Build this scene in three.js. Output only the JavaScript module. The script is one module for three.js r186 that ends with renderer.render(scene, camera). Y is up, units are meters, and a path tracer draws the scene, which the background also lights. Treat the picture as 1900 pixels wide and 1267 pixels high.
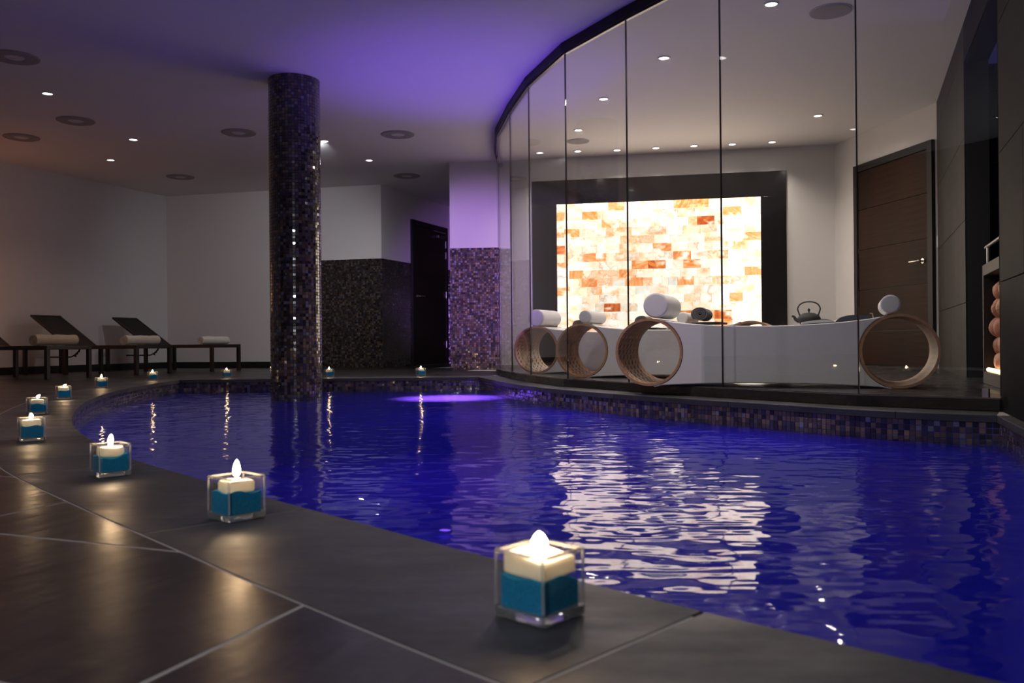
import * as THREE from 'three';
import { RoundedBoxGeometry } from 'three/addons/geometries/RoundedBoxGeometry.js';
import { mergeGeometries, toCreasedNormals } from 'three/addons/utils/BufferGeometryUtils.js';
import { RectAreaLightUniformsLib } from 'three/addons/lights/RectAreaLightUniformsLib.js';
import { Brush, Evaluator, SUBTRACTION } from 'three-bvh-csg';
RectAreaLightUniformsLib.init();

// ---------------------------------------------------------------- camera, exposure, large lights
const scene = new THREE.Scene();
scene.background = new THREE.Color(0x000000);
const W = 1900, HGT = 1267, FPX = 1601.8;
const camera = new THREE.PerspectiveCamera(2 * Math.atan(HGT / 2 / FPX) * 180 / Math.PI, W / HGT, 0.05, 60);
camera.position.set(0, 0.34, 0);
camera.rotation.set(0.001257, 0, -0.008982, 'XYZ');
camera.focus = 5.6; camera.userData.fStop = 6;
scene.add(camera);
const renderer = new THREE.WebGLRenderer({ antialias: true });
renderer.toneMapping = THREE.LinearToneMapping;
renderer.toneMappingExposure = 1.0;
renderer.shadowMap.enabled = true;

const SPOT_POOL = 6.0;        // candela of a downlight over the pool deck
const SPOT_OVER = 12.0;         // candela of the two over the pool
const SPOT_ROOM = 8.0;        // candela of a downlight in the lounge
const SALT_GLOW = 1.15, SALT_EDGE = 1.9, SALT_LIGHT = 1.7;
const FLAME_GLOW = 75, FLAME_CD = 0.03;
const POOL_BLUE = new THREE.Color().setRGB(0.13, 0.05, 1.0), POOL_VIOLET = new THREE.Color().setRGB(0.52, 0.18, 1.0), POOL_LILAC = new THREE.Color().setRGB(0.50, 0.22, 1.0);
const COOL_WHITE = new THREE.Color().setRGB(0.95, 0.95, 1);
const AMBER_WHITE = new THREE.Color().setRGB(1, 0.74, 0.54);
const WARM_WHITE = new THREE.Color().setRGB(1, 0.86, 0.74);

// ---------------------------------------------------------------- helpers
function rng(seed) { let a = seed >>> 0; return () => { a = (a + 0x6D2B79F5) | 0; let t = Math.imul(a ^ (a >>> 15), 1 | a); t = (t + Math.imul(t ^ (t >>> 7), 61 | t)) ^ t; return ((t ^ (t >>> 14)) >>> 0) / 4294967296; }; }
const hash = (x, y, s) => { let h = Math.imul(x | 0, 374761393) + Math.imul(y | 0, 668265263) + Math.imul(s | 0, 2147483647 ^ 0x5bd1e995); h = Math.imul(h ^ (h >>> 13), 1274126177); return ((h ^ (h >>> 16)) >>> 0) / 4294967296; };
function vnoise(x, y, s = 0, px = 0, py = 0) {
  const xi = Math.floor(x), yi = Math.floor(y), fx = x - xi, fy = y - yi, u = fx * fx * (3 - 2 * fx), v = fy * fy * (3 - 2 * fy);
  const w = (i, n) => n ? ((i % n) + n) % n : i, a = hash(w(xi, px), w(yi, py), s), b = hash(w(xi + 1, px), w(yi, py), s), c = hash(w(xi, px), w(yi + 1, py), s), d = hash(w(xi + 1, px), w(yi + 1, py), s);
  return a + (b - a) * u + (c - a) * v + (a - b - c + d) * u * v;
}
function fbm(x, y, s, oct = 4, p = 0) { let r = 0, a = 0.5, f = 1; for (let i = 0; i < oct; i++) { r += a * vnoise(x * f, y * f, s + i * 17, p * f, p * f); a *= 0.5; f *= 2; } return r / (1 - Math.pow(0.5, oct)); }
function tex(w, h, fn, srgb, repeat = true) {
  const data = new Uint8Array(w * h * 4);
  for (let y = 0; y < h; y++) for (let x = 0; x < w; x++) { const c = fn(x / w, y / h), o = (y * w + x) * 4; for (let k = 0; k < 3; k++) data[o + k] = Math.max(0, Math.min(255, (Array.isArray(c) ? c[k] : c) * 255)); data[o + 3] = 255; }
  const t = new THREE.DataTexture(data, w, h); t.magFilter = THREE.LinearFilter; t.minFilter = THREE.LinearMipmapLinearFilter; t.generateMipmaps = true;
  t.wrapS = t.wrapT = repeat ? THREE.RepeatWrapping : THREE.ClampToEdgeWrapping; if (srgb) t.colorSpace = THREE.SRGBColorSpace; t.needsUpdate = true; return t;
}
const rep = (t, mx, my = mx) => { const c = t.clone(); c.repeat.set(1 / mx, 1 / my); c.needsUpdate = true; return c; };
const lin = (r, g, b) => new THREE.Color().setRGB(r, g, b);
const used = new Map();
function numbered(n) { const k = used.get(n) ?? 0; used.set(n, k + 1); return k ? n + '_' + String(k).padStart(3, '0') : n; }
function tag(o, label, category, group, kind) { if (label) o.userData.label = label; if (category) o.userData.category = category; if (group) o.userData.group = group; if (kind) o.userData.kind = kind; return o; }
function shadow(m) { m.castShadow = m.receiveShadow = true; return m; }
function part(parent, name, geo, mat) { const m = shadow(new THREE.Mesh(geo, mat)); m.name = numbered2(parent, name); parent.add(m); return m; }
function numbered2(parent, n) { parent.userData_names ??= new Map(); const k = parent.userData_names.get(n) ?? 0; parent.userData_names.set(n, k + 1); return k ? n + '_' + String(k).padStart(3, '0') : n; }
function thing(name, x, d, y = 0, turn = 0) { const g = new THREE.Group(); g.name = numbered(name); g.position.set(x, y, -d); g.rotation.y = turn; scene.add(g); return g; }
function structure(name, label) { const g = new THREE.Group(); g.name = name; g.userData.kind = 'structure'; if (label) g.userData.label = label; scene.add(g); return g; }
function lone(name, geo, mat) { const m = shadow(new THREE.Mesh(geo, mat)); m.name = numbered(name); scene.add(m); return m; }
// uv in metres from the dominant axis of each face
function boxUV(g0) {
  const g = g0.index ? g0.toNonIndexed() : g0, p = g.attributes.position, uv = new Float32Array(p.count * 2), a = new THREE.Vector3(), b = new THREE.Vector3(), c = new THREE.Vector3();
  for (let i = 0; i < p.count; i += 3) {
    a.fromBufferAttribute(p, i); b.fromBufferAttribute(p, i + 1).sub(a); c.fromBufferAttribute(p, i + 2).sub(a); b.cross(c);
    const ax = Math.abs(b.x), ay = Math.abs(b.y), az = Math.abs(b.z), k = ay >= ax && ay >= az ? 1 : ax >= az ? 0 : 2;
    for (let j = 0; j < 3; j++) { a.fromBufferAttribute(p, i + j); uv[(i + j) * 2] = k === 0 ? a.z : a.x; uv[(i + j) * 2 + 1] = k === 1 ? a.z : a.y; }
  }
  g.setAttribute('uv', new THREE.BufferAttribute(uv, 2)); return g;
}
const box = (w, h, d, x = 0, y = 0, z = 0) => boxUV(new THREE.BoxGeometry(w, h, d).translate(x, y, z));
const rbox = (w, h, d, r, x = 0, y = 0, z = 0, s = 2) => boxUV(new RoundedBoxGeometry(w, h, d, s, r).translate(x, y, z));
const poly2shape = (pts, holes = []) => { const s = new THREE.Shape(pts.map((p) => new THREE.Vector2(p[0], p[1]))); for (const h of holes) s.holes.push(new THREE.Path(h.map((p) => new THREE.Vector2(p[0], p[1])))); return s; };
function slab(pts, y0, y1, holes = [], bevel = 0) {   // pts are (x, distance) pairs
  const g = new THREE.ExtrudeGeometry(poly2shape(pts, holes), { depth: y1 - y0 - 2 * bevel, bevelEnabled: bevel > 0, bevelSize: bevel, bevelOffset: -bevel, bevelThickness: bevel, bevelSegments: 2, curveSegments: 4 });
  g.rotateX(-Math.PI / 2); g.translate(0, y0 + bevel, 0); return boxUV(g);
}
const tube = (pts, r, seg = 24, rad = 8, closed = false) => new THREE.TubeGeometry(new THREE.CatmullRomCurve3(pts.map((p) => new THREE.Vector3(...p)), closed, 'centripetal'), seg, r, rad, closed);
const lathe = (pts, seg = 32) => new THREE.LatheGeometry(pts.map((p) => new THREE.Vector2(p[0], p[1])), seg);
const TH = 21.4 * Math.PI / 180, CA = Math.cos(TH), SA = Math.sin(TH);
const AB = (a, b) => [SA * a + CA * b, CA * a - SA * b];        // the building's grid -> (x, distance)
const toAB = (x, d) => [SA * x + CA * d, CA * x - SA * d];
function frameOf(p0, p1) { return { len: Math.hypot(p1[0] - p0[0], p1[1] - p0[1]), turn: Math.atan2(p1[1] - p0[1], p1[0] - p0[0]) }; }
function wallGroup(name, p0, p1, label) { const f = frameOf(p0, p1), g = structure(name, label); g.position.set(p0[0], 0, -p0[1]); g.rotation.y = f.turn; g.len = f.len; return g; }

// ---------------------------------------------------------------- textures and materials
const tStone = tex(512, 512, (u, v) => { const a = fbm(u * 6, v * 6, 3, 5, 6), b = fbm(u * 4, v * 32, 9, 4, 4), c = fbm(u * 64, v * 64, 5, 2, 64); return 0.34 + 0.30 * a + 0.22 * b + 0.14 * c; }, true);
const tStoneBump = tex(512, 512, (u, v) => 0.5 * fbm(u * 8, v * 8, 13, 5, 8) + 0.35 * fbm(u * 5, v * 40, 19, 4, 5) + 0.15 * fbm(u * 90, v * 90, 23, 2, 90));
const tStoneRough = tex(256, 256, (u, v) => { const r = 0.58 + 0.40 * (fbm(u * 7, v * 14, 31, 5, 7) - 0.5); return [r, r, r]; });
const tPlaster = tex(256, 256, (u, v) => fbm(u * 24, v * 24, 41, 4, 24));
const tWood = tex(512, 512, (u, v) => { const w = fbm(u * 3, v * 40, 51, 5, 3), s = fbm(u * 10, v * 220, 57, 2, 10), k = 0.55 + 0.5 * w + 0.22 * (s - 0.5); return [0.44 * k, 0.30 * k, 0.20 * k]; }, true);
const tBirch = tex(512, 256, (u, v) => { const w = fbm(u * 4, v * 48, 61, 4, 4), k = 0.8 + 0.3 * w; return [0.66 * k, 0.50 * k, 0.38 * k]; }, true);
const tCloth = tex(256, 256, (u, v) => 0.5 + 0.25 * Math.sin(u * 256 * 0.7854) * Math.sin(v * 256 * 0.7854) + 0.3 * (fbm(u * 40, v * 40, 71, 3, 40) - 0.5));
const tTerry = tex(256, 256, (u, v) => fbm(u * 64, v * 64, 77, 3, 64));
const tSand = tex(256, 256, (u, v) => { const n = hash(Math.floor(u * 256), Math.floor(v * 256), 5), m = fbm(u * 60, v * 60, 83, 3, 60), k = 0.62 + 0.5 * m + 0.35 * (n - 0.5); return [0.02 * k, 0.62 * k, 0.84 * k]; }, true);
const M = (o) => new THREE.MeshPhysicalMaterial(o);
const mFloorTiles = [0, 1, 2, 3].map((i) => M({ color: lin(0.026 + 0.005 * i, 0.022 + 0.004 * i, 0.020 + 0.004 * i), map: tStone, roughness: 0.62, roughnessMap: tStoneRough, bumpMap: rep(tStoneBump, 1), bumpScale: 0.0018 }));
const mCoping = [0, 1, 2].map((i) => M({ color: lin(0.078 + 0.012 * i, 0.082 + 0.012 * i, 0.098 + 0.013 * i), map: tStone, roughness: 0.85, roughnessMap: tStoneRough, bumpMap: tStoneBump, bumpScale: 0.0018 }));
const mGrout = M({ color: lin(0.36, 0.345, 0.33), roughness: 0.8, bumpMap: tPlaster, bumpScale: 0.001 });
const mWhite = M({ color: lin(0.72, 0.70, 0.68), roughness: 0.85, bumpMap: rep(tPlaster, 0.5), bumpScale: 0.0006 });
const mCeil = M({ color: lin(0.74, 0.72, 0.72), roughness: 0.8, bumpMap: rep(tPlaster, 0.5), bumpScale: 0.0004 });
const mBase = M({ color: lin(0.014, 0.012, 0.012), roughness: 0.4 });
const mDarkStone = [0, 1].map((i) => M({ color: lin(0.050 + 0.008 * i, 0.043 + 0.006 * i, 0.042 + 0.006 * i), map: tStone, roughness: 0.55, specularIntensity: 0.35, bumpMap: tStoneBump, bumpScale: 0.0004 }));
const mPierStone = [0, 1].map((i) => M({ color: lin(0.018 + 0.003 * i, 0.017 + 0.003 * i, 0.020 + 0.003 * i), map: tStone, roughness: 0.6, specularIntensity: 0.10, bumpMap: tStoneBump, bumpScale: 0.0003 }));
const mLoungeFloor = M({ color: lin(0.05, 0.046, 0.046), map: tStone, roughness: 0.5, roughnessMap: tStoneRough, bumpMap: tStoneBump, bumpScale: 0.001 });
const mBlackPanel = M({ color: lin(0.012, 0.011, 0.012), roughness: 0.12, clearcoat: 0.6, clearcoatRoughness: 0.05 });
const mDoor = M({ map: tWood, color: lin(0.20, 0.14, 0.11), specularIntensity: 0.3, roughness: 0.55, bumpMap: tWood, bumpScale: 0.0006 });
const mDoorDark = M({ map: tWood, color: lin(0.10, 0.09, 0.09), roughness: 0.5 });
const mFrame = M({ color: lin(0.018, 0.014, 0.013), roughness: 0.5, specularIntensity: 0.5 });
const mSteel = M({ color: lin(0.60, 0.58, 0.56), metalness: 1, roughness: 0.28 });
const mSteelDark = M({ color: lin(0.20, 0.19, 0.19), metalness: 1, roughness: 0.35 });
const mPool = M({ color: lin(0.07, 0.10, 0.52), roughness: 0.6 });
const tRipple = tex(512, 512, (u, v) => 0.6 * vnoise(u * 13, v * 24, 88, 13, 24) + 0.4 * vnoise(u * 23, v * 42, 89, 23, 42));
const mWater = M({ color: lin(0.80, 0.86, 1.0), roughness: 0.05, transmission: 1, thickness: 0, ior: 1.33, specularIntensity: 0.8, bumpMap: tRipple, bumpScale: 0.0028, side: THREE.DoubleSide });
const mWaterBody = M({ color: lin(0.5, 0.45, 1.0), roughness: 0.68, transmission: 1, thickness: 0, ior: 1.33, specularIntensity: 0, side: THREE.DoubleSide });
const mPane = M({ color: lin(0.97, 0.98, 0.98), roughness: 0.0, transmission: 1, thickness: 0, ior: 1.5, side: THREE.DoubleSide });
const mSeal = M({ color: lin(0.05, 0.045, 0.045), roughness: 0.3, metalness: 0.6 });
const mCube = M({ color: lin(0.96, 0.98, 0.97), roughness: 0.03, transmission: 0.86, thickness: 0.02, ior: 1.5 });
const mCubeWall = M({ color: lin(0.93, 0.95, 0.945), roughness: 0.0, transmission: 1, thickness: 0, ior: 1.5, side: THREE.DoubleSide });
const mSand = M({ map: rep(tSand, 0.06), roughness: 0.95, bumpMap: rep(tSand, 0.06), bumpScale: 0.0006 });
const mWax = M({ color: lin(0.88, 0.85, 0.78), roughness: 0.9, transmission: 0.22, thickness: 0, side: THREE.DoubleSide });
const mWick = M({ color: lin(0.02, 0.018, 0.016), roughness: 0.9 });
const mFlame = M({ color: lin(0, 0, 0), emissive: lin(1, 0.60, 0.29), emissiveIntensity: FLAME_GLOW, roughness: 1 });
const mLamp = M({ color: lin(0.8, 0.8, 0.8), emissive: lin(1, 0.97, 0.93), emissiveIntensity: 9, roughness: 0.4 });
const mLampRing = M({ color: lin(0.62, 0.6, 0.6), roughness: 0.4 });
const mVentDark = M({ color: lin(0.30, 0.285, 0.29), roughness: 0.7 });
const mVentPale = M({ color: lin(0.62, 0.6, 0.6), roughness: 0.7 });
const mLeather = M({ color: lin(0.66, 0.65, 0.66), roughness: 0.5, bumpMap: rep(tPlaster, 0.12), bumpScale: 0.0004, side: THREE.DoubleSide });
const mBirch = M({ map: tBirch, color: lin(1, 1, 1), roughness: 0.5, side: THREE.DoubleSide });
const mBolster = M({ color: lin(0.74, 0.73, 0.74), roughness: 0.55, bumpMap: rep(tCloth, 0.06), bumpScale: 0.0003 });
const mTowel = M({ color: lin(0.72, 0.66, 0.55), roughness: 0.95, bumpMap: rep(tTerry, 0.12), bumpScale: 0.004, sheen: 0.4, sheenColor: lin(0.9, 0.85, 0.75), sheenRoughness: 0.8 });
const mTowelCream = mTowel.clone(); mTowelCream.color.setRGB(0.60, 0.48, 0.32);
const mTowelGrey = M({ color: lin(0.16, 0.155, 0.15), roughness: 0.95, bumpMap: rep(tTerry, 0.1), bumpScale: 0.003 });
const mLounger = M({ color: lin(0.022, 0.014, 0.012), roughness: 0.45 });
const mSling = M({ color: lin(0.018, 0.014, 0.013), roughness: 0.75, bumpMap: rep(tCloth, 0.03), bumpScale: 0.0005, side: THREE.DoubleSide });
const mIron = M({ color: lin(0.03, 0.03, 0.032), roughness: 0.6, bumpMap: rep(tPlaster, 0.03), bumpScale: 0.0006 });

// ---------------------------------------------------------------- the plan of the pool and the glass (x, distance), metres
const CEIL = 2.626, WATER = -0.108, PLINTH = 0.058;
const crv = (pts, n) => new THREE.CatmullRomCurve3(pts.map((p) => new THREE.Vector3(p[0], p[1], 0)), false, 'centripetal').getSpacedPoints(n).map((v) => [v.x, v.y]);
const nearCurve = crv([[-3.31, 8.58], [-3.19, 7.5], [-3.0, 6.5], [-2.70, 5.5], [-2.29, 4.5], [-1.80, 3.55], [-1.2, 2.66], [-0.86, 2.26], [-0.54, 1.905], [-0.31, 1.655], [-0.07, 1.395], [0.20, 1.115], [0.47, 0.86], [0.72, 0.61], [0.85, 0.49]], 120);
const rightEdge = [[0.85, 0.49], [2.13, 3.80]];
const rightCurve = crv([[2.13, 3.80], [1.93, 3.93], [1.715, 4.14], [1.50, 4.42], [1.32, 4.67], [1.13, 4.92], [0.784, 5.42], [0.485, 5.94], [0.24, 6.42], [0.068, 6.9], [-0.06, 7.37], [-0.165, 7.85], [-0.265, 8.3], [-0.33, 8.6]], 80);
const farEdge = [[-0.33, 8.6], [-3.31, 8.58]];
const resample = (a, b, n) => Array.from({ length: n + 1 }, (_, i) => [a[0] + (b[0] - a[0]) * i / n, a[1] + (b[1] - a[1]) * i / n]);
const outline = [...nearCurve, ...resample(...rightEdge, 24).slice(1, -1), ...rightCurve, ...resample(...farEdge, 24).slice(1, -1)];
const area2 = (p) => p.reduce((s, a, i) => { const b = p[(i + 1) % p.length]; return s + a[0] * b[1] - b[0] * a[1]; }, 0);
const SGN = area2(outline) > 0 ? 1 : -1;
function offsetLine(pts, dist, closed = false) {        // to the outside of the pool
  const n = pts.length;
  return pts.map((p, i) => { const a = closed ? pts[(i + n - 1) % n] : pts[Math.max(0, i - 1)], b = closed ? pts[(i + 1) % n] : pts[Math.min(n - 1, i + 1)]; const dx = b[0] - a[0], dy = b[1] - a[1], l = Math.hypot(dx, dy) || 1; return [p[0] + dist * SGN * dy / l, p[1] - dist * SGN * dx / l]; });
}
const inside = (x, d, poly) => { let c = false; for (let i = 0, j = poly.length - 1; i < poly.length; j = i++) { const a = poly[i], b = poly[j]; if ((a[1] > d) !== (b[1] > d) && x < (b[0] - a[0]) * (d - a[1]) / (b[1] - a[1]) + a[0]) c = !c; } return c; };
const COPING = 0.33;
const nearOut = offsetLine(nearCurve, COPING), rightOut = offsetLine(rightCurve, 0.30);
const farOut = [[-0.25, 8.92], [-3.62, 8.90]];
const copingOuter = [[-3.66, 8.90], ...nearOut.slice(1), [0.98, 0.30], [2.34, 3.72], ...rightOut.slice(2, -1), [0.0, 8.92]];
const J = [[-0.13, 10.9], [-0.155, 10.08], [-0.13, 9.2], [0.0, 8.3], [0.162, 7.44], [0.425, 6.6], [0.80, 5.92], [1.258, 5.16], [1.782, 4.44], [2.275, 4.02]];

// ---------------------------------------------------------------- floor, coping, basin
const floor = structure('floor', 'dark slate floor of large tiles around the pool');
const bigFloor = [[-10.5, 2.0], [0.4, -2.2], [5.6, 4.0], [5.4, 7.6], [4.6, 10.8], [0.4, 15.2], [-5.0, 14.2]];
part(floor, 'grout_bed', slab(bigFloor, -0.2, -0.0009, [offsetLine(outline, 0.02, true)]), mGrout);
{
  const R = rng(11), ev = new Evaluator(); ev.useGroups = false; ev.attributes = ['position', 'normal', 'uv'];
  const cut = new Brush(slab(offsetLine(copingOuter, 0.004, true), -0.1, 0.1)); cut.updateMatrixWorld();
  const roomCut = [...offsetLine(J, 0, false)];
  const cells = [];
  for (let i = -3; i < 30; i++) for (let k = -11; k < 4; k++) {
    const a0 = 1.13 + 0.502 * i, b0 = -0.665 + 0.934 * k, c = AB(a0 + 0.251, b0 + 0.467);
    const cs = [[0, 0], [0.502, 0], [0.502, 0.934], [0, 0.934]].map(([p, q]) => AB(a0 + p, b0 + q));
    const n = [...cs, c, ...cs.map((q) => [(q[0] + c[0]) / 2, (q[1] + c[1]) / 2]), ...cs.map((q, m) => [(q[0] + cs[(m + 1) % 4][0]) / 2, (q[1] + cs[(m + 1) % 4][1]) / 2])].map((q) => inside(q[0], q[1], copingOuter));
    if (n.every(Boolean)) continue;
    if (!inside(c[0], c[1], [[-9.6, 2.2], [0.2, -1.5], [2.3, 3.9], [0.35, 6.7], [-0.1, 9], [-0.1, 11], [-0.7, 11.2], [-0.5, 14.4], [-1.1, 14.7], [-1.8, 12.6], [-5.3, 13.5]])) continue;
    cells.push({ a0, b0, c, edge: n.some(Boolean), d: Math.hypot(c[0], c[1]) });
  }
  cells.sort((p, q) => p.d - q.d);
  const rest = [];
  cells.forEach((q, i) => {
    const g = 0.0065, lx = 0.502 - g, ly = 0.934 - g;
    let geo = slab([AB(q.a0 + 0, q.b0 + 0), AB(q.a0, q.b0 + ly), AB(q.a0 + lx, q.b0 + ly), AB(q.a0 + lx, q.b0)], -0.02, -0.0003 - 0.0003 * R(), [], 0.0005);
    const shift = [R() * 3, R() * 3], turnUV = R() < 0.5;
    if (q.edge) { const b = new Brush(geo); b.updateMatrixWorld(); geo = ev.evaluate(b, cut, SUBTRACTION).geometry; }
    if (!geo.attributes.position?.count) return;
    const uv = geo.attributes.uv; for (let j = 0; j < uv.count; j++) { const u = uv.getX(j), v = uv.getY(j), [p, s] = toAB(u, -v); uv.setXY(j, (turnUV ? p : -p) + shift[0], s + shift[1]); }
    geo.deleteAttribute('tangent');
    if (i < 270) part(floor, 'floor_tile', geo, mFloorTiles[Math.floor(R() * 4)]); else rest.push(geo);
  });
  if (rest.length) { const gs = rest.map((g) => g.index ? g.toNonIndexed() : g); tag(part(floor, 'distant_floor_tiles', mergeGeometries(gs), mFloorTiles[1]), 'far slate tiles', null, null, 'stuff'); }
}
const coping = structure('trim_1', 'dark grey stone coping around the edge of the blue pool');
{
  const R = rng(5);
  const stones = (inner, outer, phase, len) => {      // a curve cut into stones about one metre long
    const cum = [0]; for (let i = 1; i < inner.length; i++) cum.push(cum[i - 1] + Math.hypot(inner[i][0] - inner[i - 1][0], inner[i][1] - inner[i - 1][1]));
    const at = (L, s) => { let i = 1; while (i < cum.length - 1 && cum[i] < s) i++; const t = (s - cum[i - 1]) / (cum[i] - cum[i - 1]); return [L[i - 1][0] + (L[i][0] - L[i - 1][0]) * t, L[i - 1][1] + (L[i][1] - L[i - 1][1]) * t]; };
    const total = cum[cum.length - 1], marks = [0]; for (let s = phase; s < total - 0.15; s += len) if (s > 0.15) marks.push(s); marks.push(total);
    for (let m = 0; m + 1 < marks.length; m++) {
      const s0 = marks[m] + (m ? 0.002 : 0), s1 = marks[m + 1] - 0.002, n = Math.max(2, Math.ceil((s1 - s0) / 0.09)), A = [], B = [];
      for (let i = 0; i <= n; i++) { const s = s0 + (s1 - s0) * i / n; A.push(at(inner, s)); B.push(at(outer, s)); }
      const pl = [...A, ...B.reverse()], geo = slab(area2(pl) > 0 ? pl : pl.reverse(), -0.032, 0.0, [], 0.0016);
      const uv = geo.attributes.uv, sx = R() * 5; for (let j = 0; j < uv.count; j++) uv.setXY(j, uv.getX(j) + sx, uv.getY(j) + sx * 0.7);
      part(coping, 'coping_stone', geo, mCoping[Math.floor(R() * 3)]);
    }
  };
  let s = 0, best = 9, ph = 0; for (let i = 1; i < nearCurve.length; i++) { s += Math.hypot(nearCurve[i][0] - nearCurve[i - 1][0], nearCurve[i][1] - nearCurve[i - 1][1]); const e = Math.hypot(nearCurve[i][0] - 0.222, nearCurve[i][1] - 1.095); if (e < best) { best = e; ph = s; } }
  const lip = (c) => offsetLine(c, -0.006);
  const nOut = nearOut.map((p, i) => i ? p : [-3.62, 8.60]);
  stones(lip(nearCurve), nOut, ph % 0.97, 0.97);
  stones(lip(rightCurve), rightOut, 0.42, 0.97);
  stones(resample([-0.33, 8.594], [-3.31, 8.574], 20), resample([-0.05, 8.92], [-3.62, 8.90], 20), 0.97, 0.97);
  stones(resample(...rightEdge, 12), resample([0.98, 0.44], [2.27, 3.76], 12), 0.5, 0.97);
  const c1 = [[-0.326, 8.6], rightOut[rightOut.length - 1], [0.0, 8.92], [-0.045, 8.92]]; part(coping, 'coping_stone', slab(area2(c1) > 0 ? c1 : c1.reverse(), -0.032, -0.0005), mCoping[0]);
  const c2 = [[-3.312, 8.578], [-3.622, 8.90], [-3.66, 8.90], [-3.64, 8.58]]; part(coping, 'coping_stone', slab(area2(c2) > 0 ? c2 : c2.reverse(), -0.032, -0.0005), mCoping[1]);
}
const basin = structure('wall_pool', 'sides of the pool with a band of brown glass mosaic above the water');
{
  const ring = offsetLine(outline, 0.012, true), out = offsetLine(outline, 0.16, true);
  part(basin, 'basin_side', slab(area2(out) > 0 ? out : [...out].reverse(), -1.35, -0.033, [ring]), mPool);
  part(basin, 'basin_bottom', slab(area2(out) > 0 ? out : [...out].reverse(), -1.45, -1.35), mPool);
}
const mMosaic = M({ color: 0xffffff, roughness: 0.13, ior: 1.6, clearcoat: 0.8, clearcoatRoughness: 0.05 });
const mMosaicBed = M({ color: lin(0.03, 0.027, 0.028), roughness: 0.8 });
const PITCH = 0.0263;
const gTile = (() => { const g = new RoundedBoxGeometry(PITCH - 0.0022, PITCH - 0.0022, 0.006, 1, 0.0016); return g; })();
const TILES_COLOR = [[0.020, 0.015, 0.016], [0.035, 0.024, 0.022], [0.055, 0.036, 0.028], [0.085, 0.058, 0.042], [0.048, 0.040, 0.050], [0.13, 0.092, 0.062], [0.11, 0.105, 0.13], [0.028, 0.024, 0.040], [0.07, 0.05, 0.05]];
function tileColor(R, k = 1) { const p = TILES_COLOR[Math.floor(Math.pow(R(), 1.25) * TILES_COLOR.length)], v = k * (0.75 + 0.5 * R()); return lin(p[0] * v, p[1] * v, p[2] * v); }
function mosaic(parent, name, places, seed, k = 1) {    // places: [x, y, z, turn]; a field of small tiles too fine to tell apart
  const R = rng(seed), im = new THREE.InstancedMesh(gTile, mMosaic, places.length), q = new THREE.Quaternion(), m = new THREE.Matrix4(), e = new THREE.Euler(), one = new THREE.Vector3(1, 1, 1);
  places.forEach(([x, y, z, t], i) => { e.set((R() - 0.5) * 0.12, t + (R() - 0.5) * 0.05, 0, 'YXZ'); q.setFromEuler(e); im.setMatrixAt(i, m.compose(new THREE.Vector3(x, y, z), q, one)); im.setColorAt(i, tileColor(R, k)); });
  im.name = numbered2(parent, name); im.userData.kind = 'stuff'; shadow(im); parent.add(im); return im;
}
{   // the band of tiles between coping and water: singles along the near end of the lounge side, the rest as one field
  const field = [], singles = [];
  const cl = [...outline, outline[0]]; let carry = 0, col = 0;
  for (let i = 1; i < cl.length; i++) {
    const a = cl[i - 1], b = cl[i], L = Math.hypot(b[0] - a[0], b[1] - a[1]); let s = carry;
    for (; s < L; s += PITCH) {
      const x = a[0] + (b[0] - a[0]) * s / L, d = a[1] + (b[1] - a[1]) * s / L, nx = SGN * (b[1] - a[1]) / L, nd = -SGN * (b[0] - a[0]) / L, turn = Math.atan2(-nx, nd);
      const near = x > 1.14 && d > 3.7 && d < 4.95;
      for (let r = 0; r < 5; r++) (near && r < 4 ? singles : field).push([x + nx * 0.009, -0.045 - PITCH * r, -(d + nd * 0.009), turn]);
    }
    carry = s - L;
  }
  mosaic(basin, 'mosaic_tiles', field, 21, 1.6);
  const R = rng(77), mats = Array.from({ length: 16 }, () => M({ color: tileColor(R, 1.9), roughness: 0.16, clearcoat: 0.5, clearcoatRoughness: 0.06 }));
  for (const [x, y, z, t] of singles) { const m = part(basin, 'mosaic_tile', gTile, mats[Math.floor(R() * 16)]); m.position.set(x, y, z); m.rotation.set((R() - 0.5) * 0.05, t + (R() - 0.5) * 0.05, 0, 'YXZ'); }
}
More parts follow.
